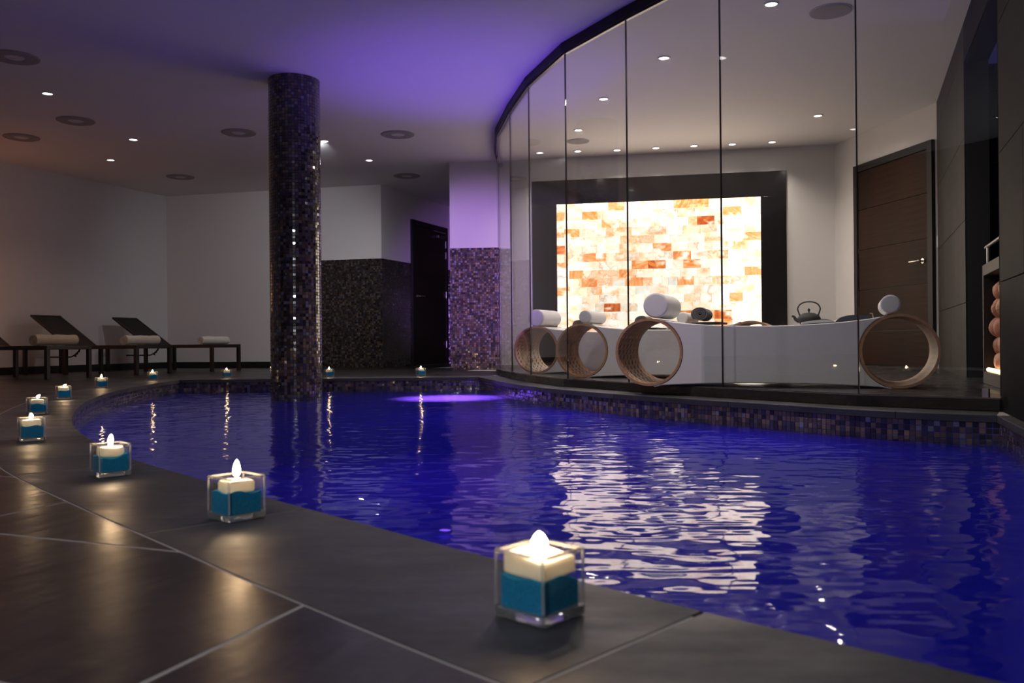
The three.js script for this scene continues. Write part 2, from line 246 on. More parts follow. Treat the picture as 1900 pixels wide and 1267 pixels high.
// the water: a rippled sheet
{
  const R = rng(404), waves = [];
  for (let i = 0; i < 34; i++) { const l = 0.09 * Math.pow(6.0, R()), th = (R() - 0.5) * Math.PI * 1.5 + Math.PI / 2, k = 2 * Math.PI / l; waves.push([k * Math.cos(th), k * Math.sin(th), R() * 6.283, 0.0050 / k * (0.5 + R())]); }
  const S = 0.024, x0 = -3.45, d0 = 0.35, nx = Math.ceil(5.75 / S), nd = Math.ceil(8.4 / S), id = new Map(), pos = [], nor = [], idx = [], wuv = [];
  const poly = offsetLine(outline, 0.014, true), inG = new Uint8Array((nx + 2) * (nd + 2));
  for (let j = 0; j <= nd; j++) for (let i = 0; i <= nx; i++) inG[j * (nx + 2) + i] = inside(x0 + i * S, d0 + j * S, poly) ? 1 : 0;
  const vert = (i, j) => {
    const key = j * (nx + 2) + i; if (id.has(key)) return id.get(key);
    const x = x0 + i * S, d = d0 + j * S; let h = 0, gx = 0, gd = 0; const calm = 0.55 + 0.9 * vnoise(x * 0.7 + 3, d * 0.6, 8);
    for (const [kx, kd, p, a] of waves) { const t = kx * x + kd * d + p; h += a * Math.sin(t); gx += a * kx * Math.cos(t); gd += a * kd * Math.cos(t); }
    const n = new THREE.Vector3(-gx * calm, 1, gd * calm).normalize(); pos.push(x, WATER + h * calm, -d); wuv.push(x, d); nor.push(n.x, n.y, n.z); id.set(key, pos.length / 3 - 1); return pos.length / 3 - 1;
  };
  for (let j = 0; j < nd; j++) for (let i = 0; i < nx; i++) {
    const k = j * (nx + 2) + i; if (!(inG[k] || inG[k + 1] || inG[k + nx + 2] || inG[k + nx + 3])) continue;
    const a = vert(i, j), b = vert(i + 1, j), c = vert(i + 1, j + 1), d = vert(i, j + 1); idx.push(a, b, c, a, c, d);
  }
  const g = new THREE.BufferGeometry(); g.setAttribute('position', new THREE.Float32BufferAttribute(pos, 3)); g.setAttribute('normal', new THREE.Float32BufferAttribute(nor, 3)); g.setAttribute('uv', new THREE.Float32BufferAttribute(wuv, 2)); g.setIndex(idx);
  const wb = structure('water', 'blue and violet glowing water of the pool'); part(wb, 'rippled_surface', g, mWater); part(wb, 'scattering_water', new THREE.ShapeGeometry(poly2shape(poly)).rotateX(-Math.PI / 2).translate(0, WATER - 0.03, 0), mWaterBody);

}

// ---------------------------------------------------------------- ceiling and walls
tag(lone('ceiling', slab([[-11, 1.6], [0.4, -2.6], [6.2, 4], [6, 8], [5, 11.2], [0.6, 15.6], [-5.2, 14.8]], CEIL, CEIL + 0.2), mCeil), 'smooth white ceiling with round fittings', null, null, 'structure');
const LW0 = [-9.5, 2.44], LW1 = [-5.27, 13.21], BW1 = [-1.863, 12.39], AW1 = [-1.03, 14.46], RW0 = [2.275, 4.02], RW1 = [0.158, -1.35];
const wLeft = wallGroup('wall_left', LW0, LW1, 'plain wall beside the sun loungers');
part(wLeft, 'wall_panel', box(wLeft.len + 0.15, CEIL + 0.05, 0.15, wLeft.len / 2, CEIL / 2, -0.075), mWhite);
const wBehind = wallGroup('wall_behind', RW1, LW0, 'plain wall behind the viewer');
part(wBehind, 'wall_panel', box(wBehind.len + 0.3, CEIL + 0.05, 0.15, wBehind.len / 2, CEIL / 2, -0.075), mDarkStone[0]);
const wBack = wallGroup('wall_back', LW1, BW1, 'pale wall behind the loungers and column with a mosaic end');
part(wBack, 'wall_panel', box(wBack.len, CEIL + 0.05, 0.15, wBack.len / 2, CEIL / 2, -0.075), mWhite);
function mosaicPanel(parent, x0, x1, y1, seed, k = 1, holeX = null) {
  part(parent, 'mosaic_backing', box(x1 - x0, y1, 0.008, (x0 + x1) / 2, y1 / 2, 0.004), mMosaicBed);
  const pl = [], nx = Math.floor((x1 - x0) / PITCH), ny = Math.floor(y1 / PITCH), p = (x1 - x0) / nx, q = y1 / ny;
  for (let j = 0; j < ny; j++) for (let i = 0; i < nx; i++) pl.push([x0 + (i + 0.5) * p, (j + 0.5) * q, 0.010, 0]);
  mosaic(parent, 'mosaic_tiles', pl, seed, k);
}
mosaicPanel(wBack, wBack.len - 1.27, wBack.len + 0.012, 1.565, 31, 0.85);
const wAlc = wallGroup('wall_alcove', BW1, AW1, 'recessed wall with the dark door behind the pool');
part(wAlc, 'wall_panel', box(wAlc.len, CEIL + 0.05, 0.15, wAlc.len / 2, CEIL / 2, -0.075), mWhite);
mosaicPanel(wAlc, 0, 0.86, 1.565, 33, 0.6);
mosaicPanel(wAlc, 2.09, wAlc.len, 1.565, 34, 0.6);
const wEnd = wallGroup('wall_alcove_end', AW1, [0.35, 13.9], 'short end wall beside the dark door');
part(wEnd, 'wall_panel', box(wEnd.len, CEIL + 0.05, 0.15, wEnd.len / 2, CEIL / 2, -0.075), mWhite);
mosaicPanel(wEnd, 0, 0.4, 1.565, 35, 0.7);
const wAlcSide = wallGroup('wall_alcove_side', [0.3, 13.95], [-0.45, 11.25], 'side wall of the recess behind the mosaic pier');
part(wAlcSide, 'wall_panel', box(wAlcSide.len + 0.3, CEIL + 0.05, 0.12, wAlcSide.len / 2, CEIL / 2, -0.06), mWhite);
const wPier = wallGroup('wall_pier', [-0.775, 10.94], [-0.13, 10.88], 'violet lit pier with mosaic below, next to the glass');
part(wPier, 'wall_panel', box(wPier.len, CEIL, 0.4, wPier.len / 2, CEIL / 2, -0.2), mWhite);
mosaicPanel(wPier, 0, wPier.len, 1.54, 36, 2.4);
const base = (name, g, x0, x1, label) => { const b = structure(name, label); b.position.copy(g.position); b.rotation.copy(g.rotation); part(b, 'skirting', rbox(x1 - x0, 0.09, 0.014, 0.003, (x0 + x1) / 2, 0.045, 0.007), mBase); };
base('baseboard_left', wLeft, 0, wLeft.len, 'black skirting under the wall beside the loungers');
base('baseboard_back', wBack, 0, wBack.len - 1.27, 'black skirting under the pale wall behind the column');

// column standing in the water
{
  const c = structure('column', 'round column clad in dark glass mosaic standing in the pool'); c.position.set(-1.868, 0, -7.478);
  const r = 0.212; part(c, 'column_core', new THREE.CylinderGeometry(r, r, CEIL + 1.35, 64, 1).translate(0, (CEIL - 1.35) / 2, 0), mMosaicBed);
  const pl = []; for (let j = 0; j < 109; j++) for (let i = 0; i < 51; i++) { const t = i / 51 * 2 * Math.PI + 0.0636; pl.push([Math.sin(t) * (r + 0.003), CEIL - PITCH * (j + 0.5), Math.cos(t) * (r + 0.003), t]); }
  mosaic(c, 'mosaic_tiles', pl, 41, 1.1);
}

// ---------------------------------------------------------------- the glazed lounge
const lounge = structure('floor_lounge', 'dark polished lounge floor raised one low step behind glass');
const plinthEdge = offsetLine(J, 0.035);
{
  const pl = [...plinthEdge, [2.42, 3.97], [5.5, 3.9], [5.3, 7.6], [4.4, 8.6], [4.0, 10.3], [-0.1, 11.0]];
  part(lounge, 'platform', slab(area2(pl) > 0 ? pl : [...pl].reverse(), 0.0005, PLINTH, [], 0.003), mLoungeFloor);
}
const RB0 = [-0.16, 10.876], RB1 = [3.80, 10.12], RD1 = [4.126, 8.348], OPEN0 = [3.293, 6.26], OPEN1 = [2.62, 4.57];
const wRB = wallGroup('wall_lounge_back', RB0, RB1, 'white lounge wall around the glowing salt bricks');
part(wRB, 'wall_panel', box(wRB.len + 0.1, CEIL + 0.05, 0.15, wRB.len / 2, CEIL / 2, -0.075), mWhite);
const wRD = wallGroup('wall_lounge_door', RB1, RD1, 'white lounge wall with the wooden door');
part(wRD, 'wall_panel', box(wRD.len + 0.1, CEIL + 0.05, 0.15, wRD.len / 2, CEIL / 2, -0.075), mWhite);
function stoneWall(g, x0, x1, y0, y1, th, tw, thh, seed, mats = mPierStone) {
  const R = rng(seed); part(g, 'wall_core', box(x1 - x0, y1 - y0, th - 0.014, (x0 + x1) / 2, (y0 + y1) / 2, -0.014 - (th - 0.014) / 2), mBase);
  for (let y = y0, r = 0; y < y1 - 0.01; y += thh, r++) for (let x = x0 - (r % 2 ? tw / 2 : 0); x < x1 - 0.01; x += tw) {
    const a = Math.max(x, x0) + 0.0015, b = Math.min(x + tw, x1) - 0.0015, h = Math.min(thh, y1 - y) - 0.003; if (b - a < 0.02 || h < 0.02) continue;
    const geo = rbox(b - a, h, 0.016, 0.002, (a + b) / 2, y + h / 2 + 0.0015, -0.008, 1), uv = geo.attributes.uv, s = R() * 4; for (let j = 0; j < uv.count; j++) uv.setXY(j, uv.getX(j) + s, uv.getY(j) + s * 0.6);
    part(g, 'stone_tile', geo, mats[Math.floor(R() * 2)]);
  }
}
const wRR = wallGroup('wall_lounge_right', RD1, OPEN0, 'dark stone wall beyond the wooden door');
stoneWall(wRR, 0, wRR.len, 0, CEIL, 0.16, 1.2, 0.6, 61, mDarkStone);
const wLint = wallGroup('wall_lintel', OPEN0, OPEN1, 'dark stone lintel over the opening beside the heater');
stoneWall(wLint, 0, wLint.len + 0.25, 2.34, CEIL, 0.16, 1.2, 0.6, 62);
const wRight = wallGroup('wall_right', RW0, RW1, 'dark polished stone wall at the edge of the pool');
stoneWall(wRight, 0, wRight.len, 0, CEIL, 0.32, 1.2, 0.6, 63);
const wNiche = wallGroup('wall_niche', [3.76, 7.24], [5.35, 6.85], 'dark back wall seen through the opening');
stoneWall(wNiche, 0, wNiche.len, 0, CEIL, 0.12, 1.2, 0.6, 64);
const wNicheR = wallGroup('wall_niche_side', [5.3, 6.9], [4.2, 3.9], 'dark side wall of the space past the opening');
stoneWall(wNicheR, 0, wNicheR.len, 0, CEIL, 0.12, 1.2, 0.6, 65);
const wNicheN = wallGroup('wall_niche_front', [4.4, 4.15], [2.4, 4.25], 'dark near wall of the space past the opening');
stoneWall(wNicheN, 0, wNicheN.len, 0, CEIL, 0.12, 1.2, 0.6, 66);

// glass panes, seals, header, plinth
{
  const head = structure('trim_2', 'dark curved rail holding the glass wall at the ceiling');
  for (let i = 0; i + 1 < J.length; i++) {
    const a = J[i], b = J[i + 1], f = frameOf(a, b);
    const w = structure('window_' + (i + 1), 'tall clear pane of the curved glass wall, ' + ['closest to the mosaic pier', 'second from the mosaic pier', 'third from the mosaic pier', 'fourth from the mosaic pier', 'in front of the farthest daybed ring', 'in front of the middle daybed ring', 'in front of the big white bolster', 'in front of the long side of the nearest daybed', 'in front of the teapot daybed end ring'][i]);
    w.position.set(a[0], 0, -a[1]); w.rotation.y = f.turn;
    part(w, 'pane', box(f.len - 0.006, CEIL - 0.06 - PLINTH, 0.010, f.len / 2, (CEIL - 0.06 + PLINTH) / 2, 0), mPane);
    if (i > 0) part(w, 'seal', box(0.005, CEIL - 0.06 - PLINTH, 0.011, 0, (CEIL - 0.06 + PLINTH) / 2, 0), mSeal);
    part(w, 'bottom_channel', box(f.len, 0.004, 0.02, f.len / 2, PLINTH + 0.002, 0), mSteelDark);
    const h = part(head, 'rail', rbox(f.len + 0.03, 0.075, 0.06, 0.004, f.len / 2, CEIL - 0.0375, 0.0), mFrame); h.position.set(a[0], 0, -a[1]); h.rotation.y = f.turn;
    const u = part(head, 'channel', box(f.len, 0.012, 0.024, f.len / 2, CEIL - 0.081, 0), mSteelDark); u.position.copy(h.position); u.rotation.copy(h.rotation);
  }
}

// ---------------------------------------------------------------- doors
function buildDoor(name, label, wall, x0, x1, y0, top, wood, grooves, hingeAtStart, handleY) {
  const d = structure(name, label); d.position.copy(wall.position); d.rotation.copy(wall.rotation);
  const fw = 0.075, ft = 0.04;
  part(d, 'door_frame', rbox(fw, top - y0, ft, 0.003, x0 + fw / 2, (top + y0) / 2, ft / 2), mFrame);
  part(d, 'door_frame', rbox(fw, top - y0, ft, 0.003, x1 - fw / 2, (top + y0) / 2, ft / 2), mFrame);
  part(d, 'door_frame', rbox(x1 - x0 - 2 * fw, 0.075, ft, 0.003, (x0 + x1) / 2, top - 0.0375, ft / 2), mFrame);
  const a = x0 + fw + 0.012, b = x1 - fw - 0.006; part(d, 'door_core', box(b - a, top - y0 - 0.08, 0.012, (a + b) / 2, (top + y0 - 0.075) / 2, 0.008), mBase);
  const ys = [y0 + 0.006, ...grooves, top - 0.083];
  for (let i = 0; i + 1 < ys.length; i++) { const g = rbox(b - a, ys[i + 1] - ys[i] - 0.006, 0.022, 0.002, (a + b) / 2, (ys[i] + ys[i + 1]) / 2, 0.02, 1), uv = g.attributes.uv; for (let j = 0; j < uv.count; j++) uv.setXY(j, uv.getX(j) * 0.8 + i * 0.37, uv.getY(j) * 1.1 + i * 0.21); part(d, 'door_plank', g, wood); }
  const hx = hingeAtStart ? a - 0.008 : b + 0.002, kx = hingeAtStart ? b - 0.07 : a + 0.07, s = hingeAtStart ? -1 : 1;
  for (const hy of [0.32, 1.13, 1.78, 1.96]) part(d, 'hinge', new THREE.CylinderGeometry(0.009, 0.009, 0.11, 12).translate(hx, hy, 0.04), mSteel);
  const h = part(d, 'handle', new THREE.CylinderGeometry(0.026, 0.026, 0.008, 24).rotateX(Math.PI / 2).translate(kx, handleY, 0.035), mSteel);
  part(h, 'lever', tube([[kx, handleY, 0.036], [kx, handleY, 0.075], [kx + s * 0.03, handleY, 0.085], [kx + s * 0.14, handleY, 0.085]], 0.0095, 20, 10), mSteel);
  return d;
}
buildDoor('door_1', 'brown wooden door with four grooves at the end of the lounge', wRD, 0.44, 1.775, PLINTH, 2.275, mDoor, [0.43, 0.88, 1.325, 1.77], true, 1.11);
const door2 = buildDoor('door_2', 'almost black door in the recess behind the mosaic pier', wAlc, 0.865, 2.085, 0, 2.24, mDoorDark, [0.45, 0.9, 1.35, 1.8], false, 1.07);
part(door2, 'closer', rbox(0.24, 0.05, 0.05, 0.006, 1.78, 2.06, 0.06), mSteelDark);
part(door2, 'closer_arm', rbox(0.42, 0.014, 0.014, 0.003, 1.72, 2.135, 0.075), mSteel);
part(door2, 'threshold', box(1.05, 0.006, 0.05, 1.475, 0.003, 0.03), mSteel);
{ const s = lone('light_switch', rbox(0.075, 0.115, 0.012, 0.003), M({ color: lin(0.6, 0.6, 0.66), roughness: 0.35 })); const f = frameOf(RD1, OPEN0), t = 0.07; s.position.set(RD1[0] + Math.cos(f.turn) * t, 1.27, -(RD1[1] + Math.sin(f.turn) * t)); s.rotation.y = f.turn; s.translateZ(0.006); tag(s, 'small pale switch plate on the stone wall beside the wooden door', 'switch'); }

// ---------------------------------------------------------------- salt brick wall with its black surround
{
  const g = thing('salt_brick_panel', RB0[0], RB0[1], 0, frameOf(RB0, RB1).turn); tag(g, 'backlit panel of glowing white and orange salt bricks in a black surround', 'wall panel');
  const L = wRB.len, u = (t) => (1 - t) * L * (3.9 / 3.96) + 0.06;   // along the wall
  const bx0 = u(0.905), bx1 = u(0.138), sx0 = u(0.827), sx1 = u(0.212), top = 2.345, st = 2.045, rows = 17, rh = 0.103, sb = st - rows * rh;
  part(g, 'surround', rbox(bx1 - bx0, top - st, 0.03, 0.002, (bx0 + bx1) / 2, (top + st) / 2, 0.015), mBlackPanel);
  part(g, 'surround', rbox(sx0 - bx0, st - PLINTH, 0.03, 0.002, (bx0 + sx0) / 2, (st + PLINTH) / 2, 0.015), mBlackPanel);
  part(g, 'surround', rbox(bx1 - sx1, st - PLINTH, 0.03, 0.002, (bx1 + sx1) / 2, (st + PLINTH) / 2, 0.015), mBlackPanel);
  part(g, 'surround', rbox(sx1 - sx0, sb - PLINTH, 0.03, 0.002, (sx0 + sx1) / 2, (sb + PLINTH) / 2, 0.015), mBlackPanel);
  const R = rng(909), PW = sx1 - sx0, PH = st - sb, bricks = [];
  for (let r = 0; r < rows; r++) { let x = r % 2 ? -0.10 : -0.02 - 0.06 * R(); while (x < PW - 0.001) { const w = R() < 0.22 ? 0.10 + 0.06 * R() : 0.19 + 0.03 * R(), a = Math.max(0, x), b = Math.min(PW, x + w); if (b - a > 0.03) bricks.push({ a, b, r, t: R(), s: Math.floor(R() * 900), o: R() }); else if (bricks.length && b - a > 0) bricks[bricks.length - 1].b = b; x += w; } }
  const TW = 1464, THH = Math.round(TW * PH / PW), owner = bricks.map((q) => q);
  const byRow = Array.from({ length: rows }, () => []); owner.forEach((q) => byRow[q.r].push(q));
  const mixc = (p, q, k) => p.map((v, i) => v + (q[i] - v) * Math.max(0, Math.min(1, k)));
  const WHITE = [1.0, 0.97, 0.92], ICE = [0.86, 0.87, 0.82], CREAM = [1.0, 0.88, 0.74], PEACH = [0.93, 0.66, 0.44], ORANGE = [0.88, 0.50, 0.20], RUST = [0.66, 0.30, 0.13];
  const map = tex(TW, THH, (uu, vv) => {
    const X = uu * PW, Y = vv * PH, r = Math.min(rows - 1, Math.floor(Y / rh)), row = byRow[r]; let q = row[0]; for (const c of row) if (X >= c.a) q = c;
    const k = q.t, ang = q.o * 3.1, lx = X * Math.cos(ang) + Y * Math.sin(ang), ly = -X * Math.sin(ang) + Y * Math.cos(ang);
    const n = fbm(X * 9 + q.s, Y * 9, q.s, 4), v = fbm(lx * 60 + q.s, ly * 9, q.s + 7, 3), f = fbm(X * 40, Y * 40 + q.s, q.s + 3, 3);
    const band = Math.pow(Math.max(0, 1 - Math.abs(n - 0.5) * 9), 2);
    let c;
    if (k < 0.52) c = mixc(WHITE, CREAM, (n - 0.35) * 1.8); else if (k < 0.62) c = mixc(ICE, WHITE, (n - 0.4) * 2.2);
    else if (k < 0.84) c = mixc(mixc(WHITE, CREAM, v * 1.6), PEACH, (n - 0.48) * 3.4); else if (k < 0.945) c = mixc(mixc(CREAM, PEACH, n * 1.8), ORANGE, (v - 0.42) * 2.6);
    else if (k < 0.985) c = mixc(mixc(PEACH, ORANGE, n * 2), RUST, (v - 0.4) * 2.6); else c = mixc(ORANGE, RUST, (n + v - 0.6) * 1.6);
    if (q.o > 0.55) c = mixc(c, RUST, band * 0.35 * (k < 0.3 ? 0.35 : 1));
    const mo = fbm(X * 7 + q.s * 1.3, Y * 11 + q.s, q.s + 31, 4); c = mixc(c, k < 0.7 ? PEACH : WHITE, (mo - 0.54) * (k < 0.7 ? 2.2 : 4.5));
    const g2 = 0.93 + 0.14 * (f - 0.5) + 0.10 * (v - 0.5); c = c.map((z) => z * g2);
    return c;
  }, true, false);
  const mk = (e) => M({ map, color: lin(0.75, 0.72, 0.70), emissive: lin(1, 1, 1), emissiveMap: map, emissiveIntensity: e, roughness: 0.35 });
  const inner = mk(SALT_GLOW), rim = mk(SALT_EDGE), near = mk((SALT_GLOW + SALT_EDGE) / 2);
  part(g, 'light_box', box(PW, PH, 0.006, (sx0 + sx1) / 2, (st + sb) / 2, 0.003), mBase);
  for (const q of bricks) {
    const w = q.b - q.a - 0.0025, x = (q.a + q.b) / 2, y = (q.r + 0.5) * rh, z = 0.022 + 0.006 * q.o, geo = new RoundedBoxGeometry(w, rh - 0.0025, 2 * z - 0.012, 1, 0.0025), p = geo.attributes.position, uv = geo.attributes.uv;
    for (let i = 0; i < p.count; i++) uv.setXY(i, (x + p.getX(i)) / PW, (y + p.getY(i)) / PH);
    const edge = Math.min(x, PW - x, PH - y), m = part(g, 'salt_brick', geo, edge < 0.13 || PW - x < 0.42 ? rim : edge < 0.34 || PW - x < 0.6 ? near : inner); m.position.set(sx0 + x, sb + y, 0.006 + z - 0.006);
  }
  const light = new THREE.RectAreaLight(lin(1, 0.85, 0.70), SALT_LIGHT, PW, PH); light.position.set((sx0 + sx1) / 2, (st + sb) / 2, 0.075); light.rotation.y = Math.PI; light.name = 'salt_glow'; g.add(light);
}

// ---------------------------------------------------------------- daybeds
const RING = 0.213, SPAN = 1.442, DEPTH = 0.57;
function perforatedTube(open = true) {
  const rows = 34, cols = 6, len = DEPTH, pos = [], nor = [], uvs = [], idx = [], A = new THREE.Vector3(), B = new THREE.Vector3(), C = new THREE.Vector3();
  const put = (x, y, z, n, u, v) => { pos.push(x, y, z); nor.push(...n); uvs.push(u, v); return pos.length / 3 - 1; };
  const tri = (a, b, c) => { A.fromArray(pos, a * 3); B.fromArray(pos, b * 3).sub(A); C.fromArray(pos, c * 3).sub(A); B.cross(C); B.x * nor[a * 3] + B.y * nor[a * 3 + 1] + B.z * nor[a * 3 + 2] < 0 ? idx.push(a, c, b) : idx.push(a, b, c); };
  const at = (r, t, z, w) => put(Math.sin(t) * r, Math.cos(t) * r, z, [w * Math.sin(t), w * Math.cos(t), 0], z * 2.2, t * 0.5);
  const dt = 2 * Math.PI / rows, dz = len / cols, O = [[0, 0], [0.5, 0], [1, 0], [1, 0.5], [1, 1], [0.5, 1], [0, 1], [0, 0.5]], S = [[0.12, 0.26], [0.5, 0.41], [0.86, 0.56], [0.91, 0.65], [0.88, 0.74], [0.5, 0.59], [0.14, 0.44], [0.09, 0.35]];
  for (const [r, w] of [[0.197, -1], [0.2125, 1]]) for (let i = 0; i < rows; i++) for (let j = 0; j < cols; j++) {
    const o = O.map(([p, q]) => at(r, (i + p) * dt, -(j + q) * dz, w)), h = S.map(([p, q]) => at(r, (i + p) * dt, -(j + q) * dz, w));
    for (let k = 0; k < 8; k++) { const l = (k + 1) % 8; tri(o[k], o[l], h[k]); tri(o[l], h[l], h[k]); }
    if (!open) for (const [a, b, c] of [[0, 1, 7], [1, 6, 7], [1, 5, 6], [1, 2, 5], [2, 4, 5], [2, 3, 4]]) tri(h[a], h[b], h[c]);
  }
  if (open) for (let i = 0; i < rows; i++) for (let j = 0; j < cols; j++) for (let k = 0; k < 8; k++) {     // the thickness inside each slot
    const [p0, q0] = S[k], [p1, q1] = S[(k + 1) % 8], tm = (i + 0.5) * dt, nx = [Math.cos(tm) * (0.5 - (p0 + p1) / 2), -Math.sin(tm) * (0.5 - (p0 + p1) / 2), -(0.5 - (q0 + q1) / 2) * 0.4], l = Math.hypot(...nx) || 1, n = nx.map((v) => v / l), P = [];
    for (const r of [0.197, 0.2125]) for (const [p, q] of [[p0, q0], [p1, q1]]) { const t = (i + p) * dt; P.push(put(Math.sin(t) * r, Math.cos(t) * r, -(j + q) * dz, n, r, t)); }
    tri(P[0], P[1], P[2]); tri(P[1], P[3], P[2]);
  }
  for (const z of [0.001, -len]) { const s = pos.length / 3, n = [0, 0, z > -0.1 ? 1 : -1]; for (let i = 0; i <= 72; i++) for (const r of [0.197, 0.2125]) { const t = i / 72 * 2 * Math.PI; put(Math.sin(t) * r, Math.cos(t) * r, z, n, r * 4, t * 0.4); } for (let i = 0; i < 72; i++) { const a = s + i * 2; tri(a, a + 1, a + 2); tri(a + 1, a + 3, a + 2); } }
  const g = new THREE.BufferGeometry(); g.setAttribute('position', new THREE.Float32BufferAttribute(pos, 3)); g.setAttribute('normal', new THREE.Float32BufferAttribute(nor, 3)); g.setAttribute('uv', new THREE.Float32BufferAttribute(uvs, 2)); g.setIndex(idx); return g;
}
const gRing = perforatedTube(), gRingPlain = perforatedTube(false);
const makeShell = (SPAN) => {
  const s = new THREE.Shape(), R = RING + 0.001, P = (cx, deg) => [cx + R * Math.cos(deg * Math.PI / 180), RING + R * Math.sin(deg * Math.PI / 180)];
  const a = P(0, 74), b = P(SPAN, 107);
  s.moveTo(...a); s.bezierCurveTo(0.25 * SPAN, 0.352, 0.75 * SPAN, 0.352, ...b);
  for (let d = 109; d <= 264; d += 5) s.lineTo(...P(SPAN, d));
  const c = P(SPAN, 265), e = P(0, 276); s.lineTo(...c); s.bezierCurveTo(0.70 * SPAN, 0.030, 0.30 * SPAN, 0.030, ...e);
  for (let d = 279; d <= 430; d += 5) s.lineTo(...P(0, d)); s.closePath();
  return boxUV(new THREE.ExtrudeGeometry(s, { depth: DEPTH - 0.02, bevelEnabled: true, bevelThickness: 0.009, bevelSize: 0.006, bevelOffset: -0.0065, bevelSegments: 3, curveSegments: 40 }).translate(0, 0, -DEPTH + 0.01));
};
function bedTop(s) { const t = s / SPAN, p = 1 - t, y0 = 0.419, y1 = 0.352, y3 = 0.417; return p * p * p * y0 + 3 * p * p * t * y1 + 3 * p * t * t * y1 + t * t * t * y3; }
const beds = {};
for (const [key, x, d, turn, span, label] of [['A', 0.857, 5.426, -TH, SPAN, 'white daybed on wooden ring ends carrying the teapot, nearest the glass'], ['B', 0.545, 6.80, -TH, 1.295, 'white daybed on wooden ring ends, the middle one of three'], ['C', 0.212, 7.74, -TH - 0.04, 1.34, 'white daybed on wooden ring ends, the farthest one by the pier']]) {
  const b = thing('ring_daybed', x, d, PLINTH + 0.001, turn); tag(b, label, 'daybed', 'white daybeds behind the glass'); beds[key] = b; b.updateMatrixWorld();
  for (const cx of [0, span]) { const r = part(b, 'wooden_ring', cx ? gRingPlain : gRing, mBirch); r.position.set(cx, RING, 0); }
  part(b, 'upholstery', makeShell(span), mLeather);
}
function onBed(key, name, x, y, z, turn = 0) { const v = beds[key].localToWorld(new THREE.Vector3(x, y, z)); const g = thing(name, v.x, -v.z, v.y, beds[key].rotation.y + turn); return g; }
function bolster(key, x, dia, len, z, label) {
  const r = dia / 2, g = onBed(key, 'bolster', x, 2 * RING + r + 0.001, z); const q = 0.012;
  const pr = [[0, 0.001], [r - q, 0.0], [r - q * 0.3, q * 0.3], [r, q], [r, len - q], [r - q * 0.3, len - q * 0.3], [r - q, len], [0, len + 0.001]];
  part(g, 'cushion', lathe(pr, 40).rotateX(-Math.PI / 2), mBolster);
  part(g, 'piping', new THREE.TorusGeometry(r - 0.003, 0.0022, 6, 48).translate(0, 0, -0.006), mBolster);
  tag(g, label, 'bolster', 'white bolsters on the daybeds');
}
bolster('A', 0.045, 0.158, 0.46, -0.01, 'large white bolster on the nearest daybed, facing the towel end');
bolster('A', SPAN - 0.045, 0.108, 0.46, -0.01, 'slim white bolster on the daybed end beside the wooden door');
bolster('B', 0.03, 0.104, 0.46, -0.01, 'small white bolster on the middle daybed');
bolster('C', 0.0, 0.150, 0.46, -0.01, 'white bolster on the farthest daybed, lit warm along its side');
bolster('C', 1.34 - 0.02, 0.096, 0.46, -0.01, 'grey looking bolster peeking out behind the rolled grey towel');
function spiralTowel(len, r, turns, oval, seed) {   // a towel rolled up: a spiral sheet with thickness
  const R = rng(seed), n = Math.round(turns * 30), p0 = 0.011, out = [], inn = [], pitch = (r - p0) / turns, th = pitch * 0.86;
  for (let i = 0; i <= n; i++) { const t = i / n * turns * 2 * Math.PI, rr = p0 + pitch * t / (2 * Math.PI), w = 1 + 0.02 * Math.sin(t * 1.7 + seed); out.push([Math.cos(t) * rr * w, Math.sin(t) * rr * oval * w]); const q = Math.max(0.003, rr - th); inn.push([Math.cos(t) * q, Math.sin(t) * q * oval]); }
  const s = poly2shape([...out, ...inn.reverse()]);
  const g = new THREE.ExtrudeGeometry(s, { depth: len - 0.008, bevelEnabled: true, bevelThickness: 0.004, bevelSize: 0.0025, bevelOffset: -0.0025, bevelSegments: 2, steps: 16 }).translate(0, 0, -len + 0.004);
  const p = g.attributes.position; for (let i = 0; i < p.count; i++) { const z = p.getZ(i), k = 1 + 0.035 * Math.sin(z * 26 + seed) + 0.02 * Math.sin(z * 61 + seed * 2); p.setXY(i, p.getX(i) * k, p.getY(i) * k); }
  g.computeVertexNormals(); return boxUV(g);
}
const gGrey = spiralTowel(0.30, 0.056, 3.6, 0.82, 3);
function greyTowel(key, x, z, label, tray) {
  const y = bedTop(x);
  if (tray) { const t = onBed(key, 'tray', x + 0.035, y + 0.006, z - 0.18); part(t, 'board', rbox(0.17, 0.009, 0.36, 0.003), mIron); part(t, 'rim', rbox(0.176, 0.005, 0.366, 0.002, 0, 0.005, 0), mIron); tag(t, tray, 'tray'); }
  const g = onBed(key, 'grey_towel', x, y + (tray ? 0.012 : 0.003) + 0.051, z, 0.05); part(g, 'towel_roll', gGrey, mTowelGrey); tag(g, label, 'towel', 'rolled grey towels on the daybeds');
}
greyTowel('A', 0.31, -0.07, 'rolled dark grey towel on a black tray on the nearest daybed', 'thin black tray under the rolled grey towel of the nearest daybed');
greyTowel('B', 0.46, -0.10, 'rolled grey towel half hidden behind the large white bolster', 'thin dark tray on the middle daybed, seen through the near ring');
greyTowel('C', 0.37, -0.10, 'rolled grey towel half hidden behind the small white bolster', null);
